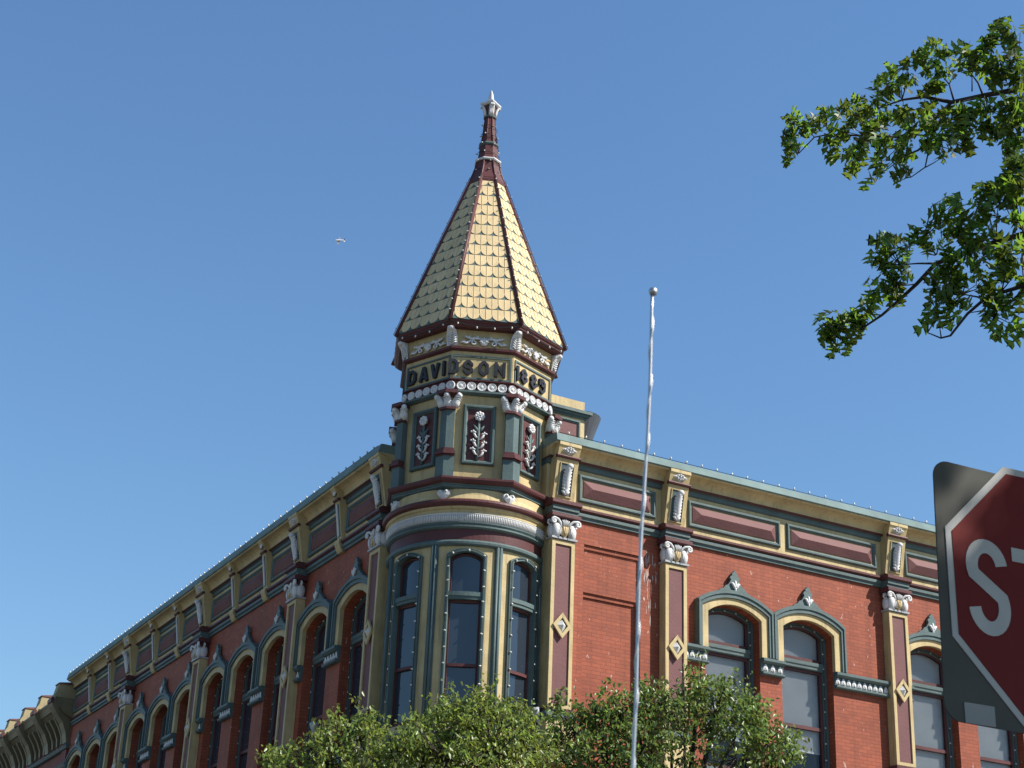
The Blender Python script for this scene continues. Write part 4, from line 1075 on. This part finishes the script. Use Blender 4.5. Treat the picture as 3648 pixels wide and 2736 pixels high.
T1 = [cl(600, 1635, 25.6, .33, .3), cl(640, 1672, 25.3, .55, .7), cl(700, 1650, 25.2, .5, .7), cl(725, 1568, 25.5, .22, .16), cl(690, 1600, 25.3, .32, .3), cl(775, 1600, 25.1, .52, .8), cl(850, 1625, 24.9, .6, 1),
      cl(920, 1595, 25, .5, .8), cl(945, 1545, 25.1, .32, .35), cl(1000, 1560, 24.8, .58, 1), cl(1040, 1540, 25, .5, .8), cl(1085, 1570, 24.9, .6, 1), cl(1130, 1625, 25, .5, .8), cl(960, 1640, 24.6, .75, 1.3), cl(1060, 1640, 24.6, .8, 1.4),
      cl(1100, 1530, 25.2, .28, .25), cl(980, 1520, 25.2, .25, .2), cl(785, 1560, 25.3, .25, .18), cl(1130, 1535, 25.4, .18, .1),
      cl(800, 1720, 24.8, 1.0, 1.4), cl(980, 1760, 24.5, 1.2, 1.8), cl(1100, 1750, 25, 1.1, 1.4), cl(650, 1760, 25.2, .9, 1), cl(900, 1900, 25, 1.4, 1.2)]
T2 = [cl(1205, 1520, 26.2, .25, .16), cl(1235, 1575, 26, .5, .7), cl(1200, 1620, 26, .55, .8), cl(1290, 1550, 26, .45, .6), cl(1340, 1545, 26, .5, .8), cl(1400, 1525, 26, .42, .55), cl(1450, 1530, 25.9, .5, .8), cl(1510, 1495, 26.1, .40, .55),
      cl(1560, 1495, 26.1, .36, .5), cl(1545, 1545, 25.8, .6, 1), cl(1605, 1560, 25.9, .52, .8), cl(1640, 1530, 26.2, .32, .3), cl(1660, 1600, 26, .5, .6), cl(1690, 1590, 26.3, .25, .15), cl(1705, 1630, 26.2, .3, .25), cl(1480, 1605, 25.6, .75, .6), cl(1390, 1620, 25.6, .75, 1.2), cl(1300, 1630, 25.7, .75, 1.2),
      cl(1590, 1640, 25.8, .7, .55), cl(1665, 1668, 26, .5, .5), cl(1510, 1452+12, 26.2, .2, .1), cl(1385, 1495, 26.2, .16, .08),
      cl(1400, 1740, 25.6, 1.2, 1.7), cl(1530, 1770, 25.8, 1.1, .8), cl(1280, 1760, 25.8, 1.1, 1.3), cl(1450, 1900, 26, 1.5, 1.2)]
street_tree('bushy street tree with bright yellow green leaves below the turret', (-2.2, -4.1), 4.3, T1, 'leaf', 5, 860, (.055, .105))
street_tree('darker green street tree in front of the sunlit brick wall', (1.9, -5.1), 4.4, T2, 'leaf2', 9, 900, (.055, .105))

# --- oak reaching in from the upper right
OAKP = Vector((-1.2, -20.2, .13))
ot = thing('oak_tree', 'dark leaved oak with lobed leaves reaching in from the upper right', 'tree', OAKP)
tr = MB().tube([(0, 0, 0), (.05, 0, 1.5), (-.1, .1, 3.5), (-.2, .2, 5.6), (-.25, .4, 8.4), (-.2, .6, 11)], [.42, .33, .29, .25, .18, .08], 12)
obj('trunk', tr, 'bark', ot)
lb = MB()
def P3(z, a, b, D):
    x0, y0, s = {'U': (2700, 0, 2.3333), 'W': (2700, 600, 2.3333)}[z]
    return CAM+ray((x0+a/s)*2212/3648, (y0+b/s)*2212/3648)*D-OAKP
def limb(pts, r0, r1):
    n = len(pts); lb.tube(pts, [r0+(r1-r0)*k/(n-1) for k in range(n)], 6)
limb([Vector((-.25, .4, 8.4)), P3('U', 2500, 690, 12.6), P3('U', 2212, 735, 12.6), P3('U', 1900, 790, 12.7), P3('U', 1610, 850, 12.9)], .036, .020)
limb([P3('U', 1610, 850, 12.9), P3('U', 1480, 980, 13), P3('U', 1350, 1090, 13.1), P3('U', 1150, 1140, 13.4), P3('U', 900, 1130, 13.8), P3('U', 600, 1115, 14.3), P3('U', 470, 1140, 14.6), P3('U', 340, 1275, 14.8)], .017, .005)
limb([P3('U', 1610, 850, 12.9), P3('U', 1380, 805, 13), P3('U', 1200, 830, 13.2), P3('U', 1000, 900, 13.4)], .018, .006)
limb([P3('U', 1580, 880, 12.9), P3('U', 1420, 1180, 12.8), P3('U', 1330, 1250, 12.8), P3('U', 1230, 1290, 12.8)], .016, .006)
limb([P3('U', 1430, 1200, 12.8), P3('U', 1390, 1390, 12.8), P3('U', 1270, 1475, 12.8)], .008, .004)
limb([P3('U', 1870, 790, 12.7), P3('U', 1830, 690, 12.6), P3('U', 1740, 570, 12.5)], .010, .004)
limb([P3('U', 1630, 840, 12.9), P3('U', 1590, 700, 12.9), P3('U', 1480, 560, 12.9)], .010, .004)
limb([P3('U', 1780, 760, 12.7), P3('U', 1780, 600, 12.6)], .007, .004)
limb([P3('U', 600, 1115, 14.3), P3('U', 540, 1000, 14.4)], .006, .003)
limb([Vector((-.2, .2, 5.6)), P3('W', 2500, 450, 12.3), P3('W', 2212, 545, 12.3), P3('W', 1980, 610, 12.4), P3('W', 1540, 770, 12.6), P3('W', 1480, 790, 12.6), P3('W', 1320, 960, 12.7), P3('W', 1180, 1090, 12.8), P3('W', 1030, 1220, 12.9), P3('W', 880, 1320, 13), P3('W', 700, 1340, 13.1)], .030, .006)
limb([P3('W', 1480, 790, 12.6), P3('W', 1330, 790, 12.6), P3('W', 1180, 800, 12.7)], .011, .004)
limb([Vector((-.1, .1, 4.6)), P3('W', 2500, 900, 12), P3('W', 2212, 975, 12), P3('W', 2030, 1030, 12.1), P3('W', 1890, 1080, 12.1), P3('W', 1740, 1210, 12.2), P3('W', 1600, 1390, 12.2), P3('W', 1520, 1410, 12.3), P3('W', 1410, 1365, 12.3)], .022, .005)
limb([P3('W', 1890, 1080, 12.1), P3('W', 1700, 1045, 12.2)], .009, .004)
limb([P3('W', 1320, 960, 12.7), P3('W', 1160, 980, 12.7)], .007, .003)
limb([P3('W', 1030, 1220, 12.9), P3('W', 940, 1210, 12.9)], .006, .003)
limb([P3('W', 1480, 720, 12.6), P3('W', 1380, 570, 12.6)], .007, .003)
limb([P3('W', 1880, 1180, 12.1), P3('W', 1760, 1200, 12.1)], .006, .003)
# leaf sprays: (view, x, y, radius px of the 2.33x enlargement, depth, leaves)
SPR = [('U', 300, 1000, 85, 14.7, 34), ('U', 270, 1110, 90, 14.7, 36), ('U', 300, 1220, 80, 14.7, 26), ('U', 260, 1310, 60, 14.7, 12), ('U', 380, 1060, 60, 14.6, 14), ('U', 490, 960, 45, 14.5, 10), ('U', 560, 930, 45, 14.4, 12), ('U', 500, 1050, 50, 14.4, 10), ('U', 640, 950, 50, 14.3, 12),
       ('U', 720, 900, 50, 14.1, 14), ('U', 600, 1180, 80, 14.2, 26), ('U', 600, 1290, 70, 14.2, 18), ('U', 700, 1120, 80, 14, 24), ('U', 780, 1010, 70, 13.9, 22), ('U', 820, 840, 60, 13.8, 14), ('U', 760, 1270, 70, 14, 18), ('U', 780, 1390, 60, 13.9, 14),
       ('U', 900, 930, 90, 13.6, 32), ('U', 930, 1080, 90, 13.6, 32), ('U', 880, 1240, 90, 13.6, 28), ('U', 980, 800, 80, 13.4, 22), ('U', 990, 660, 60, 13.3, 10), ('U', 1090, 640, 80, 13.2, 18), ('U', 1120, 760, 90, 13.2, 24), ('U', 1060, 1000, 100, 13.4, 34), ('U', 1060, 1180, 100, 13.3, 32), ('U', 1010, 1370, 80, 13.2, 18), ('U', 960, 1460, 50, 13.2, 8),
       ('U', 1200, 930, 100, 13.1, 28), ('U', 1250, 1080, 110, 13, 32), ('U', 1200, 1260, 100, 12.9, 26), ('U', 1170, 1420, 80, 12.8, 20), ('U', 1150, 1520, 40, 12.8, 5), ('U', 1230, 540, 70, 13, 12), ('U', 1230, 660, 70, 13, 16), ('U', 1350, 480, 90, 12.9, 24), ('U', 1390, 600, 90, 12.9, 22), ('U', 1450, 380, 60, 12.9, 10), ('U', 1450, 740, 90, 12.9, 22), ('U', 1400, 900, 100, 12.9, 26), ('U', 1420, 1040, 100, 12.8, 26), ('U', 1400, 1180, 90, 12.8, 18),
       ('U', 1560, 470, 80, 12.8, 14), ('U', 1600, 580, 80, 12.8, 16), ('U', 1580, 960, 100, 12.7, 24), ('U', 1560, 1100, 110, 12.7, 26), ('U', 1550, 1230, 90, 12.7, 18), ('U', 1690, 430, 90, 12.6, 16), ('U', 1700, 540, 70, 12.6, 12), ('U', 1700, 940, 110, 12.6, 26), ('U', 1740, 1080, 110, 12.6, 26), ('U', 1720, 1220, 80, 12.6, 14), ('U', 1530, 1310, 60, 12.7, 8),
       ('U', 1820, 440, 90, 12.5, 18), ('U', 1850, 560, 90, 12.5, 20), ('U', 1880, 920, 100, 12.5, 26), ('U', 1900, 1060, 100, 12.5, 26), ('U', 1930, 380, 100, 12.4, 22), ('U', 1980, 500, 110, 12.4, 26), ('U', 2020, 620, 100, 12.4, 22), ('U', 2000, 260, 80, 12.4, 12), ('U', 2060, 200, 50, 12.4, 7), ('U', 2100, 340, 100, 12.4, 22), ('U', 2150, 480, 110, 12.4, 28), ('U', 2170, 620, 110, 12.4, 28), ('U', 2150, 820, 110, 12.4, 28), ('U', 2060, 900, 110, 12.4, 28), ('U', 2080, 1050, 110, 12.4, 28), ('U', 2190, 980, 110, 12.4, 30), ('U', 2180, 270, 70, 12.4, 12),
       ('U', 2180, 1160, 100, 12.4, 28), ('U', 2080, 1220, 80, 12.4, 20), ('U', 2180, 1320, 100, 12.3, 28), ('U', 2100, 1430, 100, 12.3, 26), ('U', 2190, 1500, 100, 12.3, 28), ('U', 2030, 1540, 90, 12.3, 22), ('U', 1960, 1140, 60, 12.5, 10),
       ('W', 2120, 150, 110, 12.2, 30), ('W', 2000, 190, 100, 12.2, 26), ('W', 1860, 220, 70, 12.3, 12), ('W', 1580, 230, 80, 12.5, 14), ('W', 1640, 290, 70, 12.5, 12), ('W', 1490, 345, 50, 12.5, 6), ('W', 1900, 310, 90, 12.3, 20), ('W', 2080, 300, 100, 12.2, 24), ('W', 2170, 420, 80, 12.2, 16), ('W', 1600, 400, 80, 12.5, 16), ('W', 1700, 460, 100, 12.4, 24), ('W', 1840, 430, 90, 12.3, 20), ('W', 1980, 440, 90, 12.3, 18), ('W', 1430, 490, 70, 12.6, 10), ('W', 1320, 530, 50, 12.6, 6),
       ('W', 1600, 540, 90, 12.5, 20), ('W', 1740, 590, 100, 12.4, 24), ('W', 1860, 600, 90, 12.3, 20), ('W', 1130, 610, 80, 12.7, 18), ('W', 1000, 620, 50, 12.7, 8), ('W', 1060, 700, 90, 12.7, 26), ('W', 1200, 660, 80, 12.7, 20), ('W', 1300, 640, 80, 12.6, 16), ('W', 1400, 670, 70, 12.6, 12), ('W', 1050, 820, 80, 12.7, 20), ('W', 1130, 900, 90, 12.7, 24), ('W', 1070, 970, 80, 12.7, 18), ('W', 1190, 960, 70, 12.7, 14), ('W', 920, 950, 50, 12.8, 5), ('W', 1150, 1050, 70, 12.8, 14), ('W', 1230, 820, 60, 12.7, 10),
       ('W', 970, 1080, 60, 12.8, 10), ('W', 870, 1110, 50, 12.9, 7), ('W', 900, 1180, 60, 12.9, 10), ('W', 760, 1230, 80, 13, 20), ('W', 640, 1260, 90, 13.1, 26), ('W', 540, 1290, 70, 13.1, 16), ('W', 660, 1370, 100, 13.1, 30), ('W', 560, 1390, 70, 13.1, 14), ('W', 660, 1470, 70, 13.1, 14), ('W', 800, 1390, 60, 13, 12), ('W', 840, 1280, 60, 13, 12), ('W', 740, 1460, 50, 13, 7),
       ('W', 1560, 680, 90, 12.5, 20), ('W', 1620, 800, 110, 12.4, 28), ('W', 1560, 900, 100, 12.4, 26), ('W', 1480, 980, 90, 12.4, 18), ('W', 1420, 1110, 60, 12.4, 7), ('W', 1560, 1060, 100, 12.3, 24), ('W', 1650, 1130, 100, 12.3, 24), ('W', 1480, 1200, 80, 12.3, 14), ('W', 1420, 1270, 50, 12.3, 5), ('W', 1560, 1260, 60, 12.3, 6), ('W', 1700, 930, 100, 12.3, 24), ('W', 1780, 700, 90, 12.3, 18), ('W', 1830, 830, 100, 12.2, 20), ('W', 1930, 720, 90, 12.2, 16), ('W', 1890, 930, 90, 12.2, 14),
       ('W', 2050, 700, 100, 12.1, 22), ('W', 2140, 800, 100, 12.1, 22), ('W', 2020, 820, 80, 12.1, 14), ('W', 1960, 1080, 100, 12, 30), ('W', 2060, 1140, 100, 12, 26), ('W', 1950, 1180, 80, 12, 16), ('W', 1900, 1290, 60, 12, 9), ('W', 2150, 1110, 80, 12, 16), ('W', 2000, 1370, 60, 12, 8), ('W', 2150, 1330, 60, 12, 8), ('W', 2150, 1420, 40, 12, 4), ('W', 2190, 940, 70, 12, 12), ('W', 2190, 650, 90, 12, 18)]
rg = np.random.default_rng(21); pts = []
for z, a, b, rpx, D, n in SPR:
    c = np.array(P3(z, a, b, D)+OAKP); rad = rpx/2.3333/FPX*D*1.05
    k = max(2, int(n*.43)); pts.append(c+rg.normal(size=(k, 3))*rad*np.array([.40, .55, .40])+np.array([0, 0, 0]))
limb_pts = np.array([tuple(v) for v in lb.v])
for z, a, b, rpx, D, n in SPR:
    c = np.array(P3(z, a, b, D)); dd_ = np.linalg.norm(limb_pts-c, axis=1); j = int(dd_.argmin())
    if .03 < dd_[j] < .7:
        m_ = (limb_pts[j]+c)/2+rg.normal(size=3)*.03
        lb.tube([tuple(limb_pts[j]), tuple(m_), tuple(c)], [.0055, .004, .002], 4)
leaf_cloud('foliage', np.concatenate(pts), 'oakleaf', ot, OAK, .35, 3, (.10, .19), True)
# unseen rest of the crown, with leaves added and gapped to shade the sign
shade = Vector((-9.16, -23.35, 2.9))+SD*6.3
pts = []
for k in range(60):
    c = np.array(shade)+rg.normal(size=3)*np.array([.5, .5, .4])
    pts.append(c+rg.normal(size=(55, 3))*.20)
q = np.concatenate(pts)
gap = np.array(Vector((-9.161-.36, -23.345+.03, 2.8438+.27))); sdn = np.array(SD)
def far(o, r):
    d = q-o; d = d-(d@sdn)[:, None]*sdn; return np.linalg.norm(d, axis=1) > r
GAPS = lambda: far(gap+np.array([.06, 0, .02]), .155) & far(gap+np.array([-.03, 0, -.10]), .14)  # holes left in the leaves so sun dapples reach the board
q = q[GAPS()]
pts = [q]
over = []
for k in range(430):  # extra overhead leaves, added to block sky light from the sign
    c = np.array((-9.0, -23.6, 0))+np.array([rg.uniform(-3.2, 4.5), rg.uniform(-5.5, 3.2), rg.uniform(4.7, 8.6)])
    over.append(c+rg.normal(size=(34, 3))*.32)
over = np.concatenate(over)
v = over-np.array(CAM); dep = v@np.array(FW); px = v@np.array(RT)/dep*FPX; py = v@np.array(UP)/dep*FPX
over = over[~((dep > .2) & (abs(px) < 2050) & (abs(py) < 1650))]
q = over; over = q[GAPS()]
q = over; over = q[far(np.array((-11.8, -25.27, 2.0)), .75)]
pts.append(over)
for k in range(60):      # main crown round the trunk, right of the picture
    a = rg.uniform(-2.2, .9); rr = rg.uniform(.5, 3.6)
    c = np.array(OAKP)+np.array([rr*cos(a)+.8, rr*sin(a)-.4, rg.uniform(6.5, 11.5)])
    pts.append(c+rg.normal(size=(26, 3))*.45)
leaf_cloud('crown_and_added_shade', np.concatenate(pts), 'oakleaf', ot, OAK, .35, 4, (.11, .19))
lb.tube([Vector((-.2, .2, 5.6)), Vector((-2.5, -3.0, 7.0)), shade-OAKP+Vector((.6, -.3, -.2)), shade-OAKP], [.14, .09, .05, .02], 7)
obj('limbs', lb, 'bark', ot)

# ------------------------------------------------------------------ stop sign
SGN = thing('stop_sign', 'red octagonal stop sign on a shade-darkened square board at the right edge', 'traffic sign', (-9.161, -23.345, .13), -.0771)
Z0 = 2.8438-.13
a_ = .3156; hh = a_/2*(1+2**.5)
octp = [(-hh, -a_/2), (-a_/2, -hh), (a_/2, -hh), (hh, -a_/2), (hh, a_/2), (a_/2, hh), (-a_/2, hh), (-hh, a_/2)]
def rrect(x0, x1, z0, z1, r, n=6):
    P = []
    for cx, cz, a0 in ((x1-r, z0+r, -90), (x1-r, z1-r, 0), (x0+r, z1-r, 90), (x0+r, z0+r, 180)):
        for k in range(n+1): a = R(a0+90*k/n); P.append((cx+r*cos(a), cz+r*sin(a)))
    return P
rot = R(-1.2)
bp = [(x*cos(rot)-z*sin(rot), Z0+x*sin(rot)+z*cos(rot)) for x, z in rrect(-.412, .412, -.40, .352, .05)]
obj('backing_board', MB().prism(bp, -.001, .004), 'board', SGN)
k = .012
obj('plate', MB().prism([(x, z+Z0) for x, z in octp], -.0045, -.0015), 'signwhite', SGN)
sc_ = (hh-.021)/hh
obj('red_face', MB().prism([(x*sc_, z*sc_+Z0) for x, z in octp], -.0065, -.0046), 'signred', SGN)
def stopletter(ch):
    m = MB(); H = .268; W = .145; s = .041; h = s/2; y0, y1 = -.0085, -.0066
    def ell(cx, cz, rx, rz, a0, a1, n=14): return [(cx+rx*cos(R(a0+(a1-a0)*k/n)), cz+rz*sin(R(a0+(a1-a0)*k/n))) for k in range(n+1)]
    if ch == 'S':
        rx = W/2-h; rz = .052
        p = ell(0, H/2-h-rz, rx, rz, 12, 180, 14)+[(-rx+.012, .027), (-.02, .008), (.02, -.012), (rx-.012, -.032)]
        p = ell(0, H/2-h-rz, rx, rz*1.15, 8, 205, 16)+ell(0, -H/2+h+rz*1.15, rx, rz*1.25, 25, -172, 16)
        m.strip(p, s, y0, y1)
    if ch == 'T': m.strip([(-W/2, H/2-h), (W/2, H/2-h)], s, y0, y1); m.strip([(0, H/2-s), (0, -H/2)], s, y0, y1)
    if ch == 'O': m.strip([(q[0], q[1]) for q in ell(0, .055, W/2-h, H/2-h-.055, 0, 180, 12)+ell(0, -.055, W/2-h, H/2-h-.055, 180, 360, 12)], s, y0, y1, True)
    if ch == 'P': m.strip([(-W/2+h, -H/2), (-W/2+h, H/2-h), (.01, H/2-h)]+ell(.01, H/2-h-.058, W/2-h-.01, .058, 80, -80, 10)+[(.01, H/2-h-.116), (-W/2+s, H/2-h-.116)], s, y0, y1)
    return m
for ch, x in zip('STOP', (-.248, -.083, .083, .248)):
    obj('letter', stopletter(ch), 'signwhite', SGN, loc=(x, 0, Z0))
obj('sticker', MB().box(-.357, -.256, -.004, -.0012, Z0-.393, Z0-.337), 'sticker', SGN)
obj('post', MB().box(-.025, .025, .006, .05, 0, Z0+.36), 'galv', SGN)
for z in (.3, -.3): obj('bolt', MB().ball((0, -.0095, Z0+z), (.012, .006, .012)), 'galv', SGN)

# ------------------------------------------------------------------ car aerial in the foreground
AT = CAM+ray(1411, 630)*1.7; AB = CAM+ray(1365, 1659)*1.7
foot = AB+(AB-AT).normalized()*.75
an = thing('car_antenna', 'thin steel whip aerial with a ball tip standing in front of the brick wall', 'antenna', foot)
n = 60; pp = []; rs = []
for k in range(n+1):
    f = k/n; p = foot.lerp(AT, f)-foot; p += RT*(.0012*sin(f*23)); pp.append(p); rs.append(.0021-.0003*f)
obj('mast', MB().tube(pp, rs, 8), 'chrome', an)
hx = []; ax = (AT-foot).normalized(); sa_ = ax.orthogonal().normalized(); sb = ax.cross(sa_); turns = 17
for k in range(turns*10+1):
    f = k/(turns*10); p = foot.lerp(AT, .05+.93*f)-foot; p += RT*(.0012*sin((.05+.93*f)*23)); a = 2*PI*turns*f
    hx.append(p+(sa_*cos(a)+sb*sin(a))*.0020)
obj('spiral_winding', MB().tube(hx, .0010, 5), 'chrome', an)
obj('ball_tip', MB().ball(AT-foot, .0052, 12, 8), 'chrome', an)
obj('base', MB().lathe([(.03, -.02), (.03, .0), (.018, .02), (.006, .05)], (0, 0), 16), 'plastic', an)

# ------------------------------------------------------------------ aircraft
pl = thing('propeller_plane', 'tiny white light aircraft with dark belly flying left of the spire', 'aeroplane', CAM+ray(733.5, 519.5)*1270)
hd = (-RT*.97+UP*.03+FW*.10).normalized()
upv = (UP*.75-FW*.66).normalized(); upv = (upv-hd*upv.dot(hd)).normalized(); sd = upv.cross(hd)
pl.rotation_euler = Matrix((hd, sd, upv)).transposed().to_euler()
obj('fuselage', MB().tube([(4.2, 0, 0), (3.9, 0, 0), (2.5, 0, .1), (0, 0, .15), (-3, 0, .2), (-4.6, 0, .3)], [.15, .55, .8, .8, .5, .25], 12), 'planewhite', pl)
obj('belly', MB().tube([(3.8, 0, -.25), (2.3, 0, -.32), (0, 0, -.3), (-3, 0, -.05), (-4.4, 0, .15)], [.4, .62, .62, .4, .2], 10), 'planenavy', pl)
obj('wing', MB().plan([(1.4, -5.2), (1.4, 5.2), (.1, 5.4), (-.3, 0), (.1, -5.4)], -.55, -.40), 'planegrey', pl)
obj('tailplane', MB().plan([(-3.9, -1.9), (-3.7, 0), (-3.9, 1.9), (-4.9, 1.9), (-5.0, -1.9)], .3, .4), 'planewhite', pl)
obj('tail_fin', MB().prism([(-3.7, .4), (-4.6, 2.1), (-5.3, 2.1), (-5.1, .3)], -.08, .08), 'planenavy', pl)
obj('propeller', MB().box(4.2, 4.28, -.1, .1, -1.0, 1.0), 'plastic', pl)
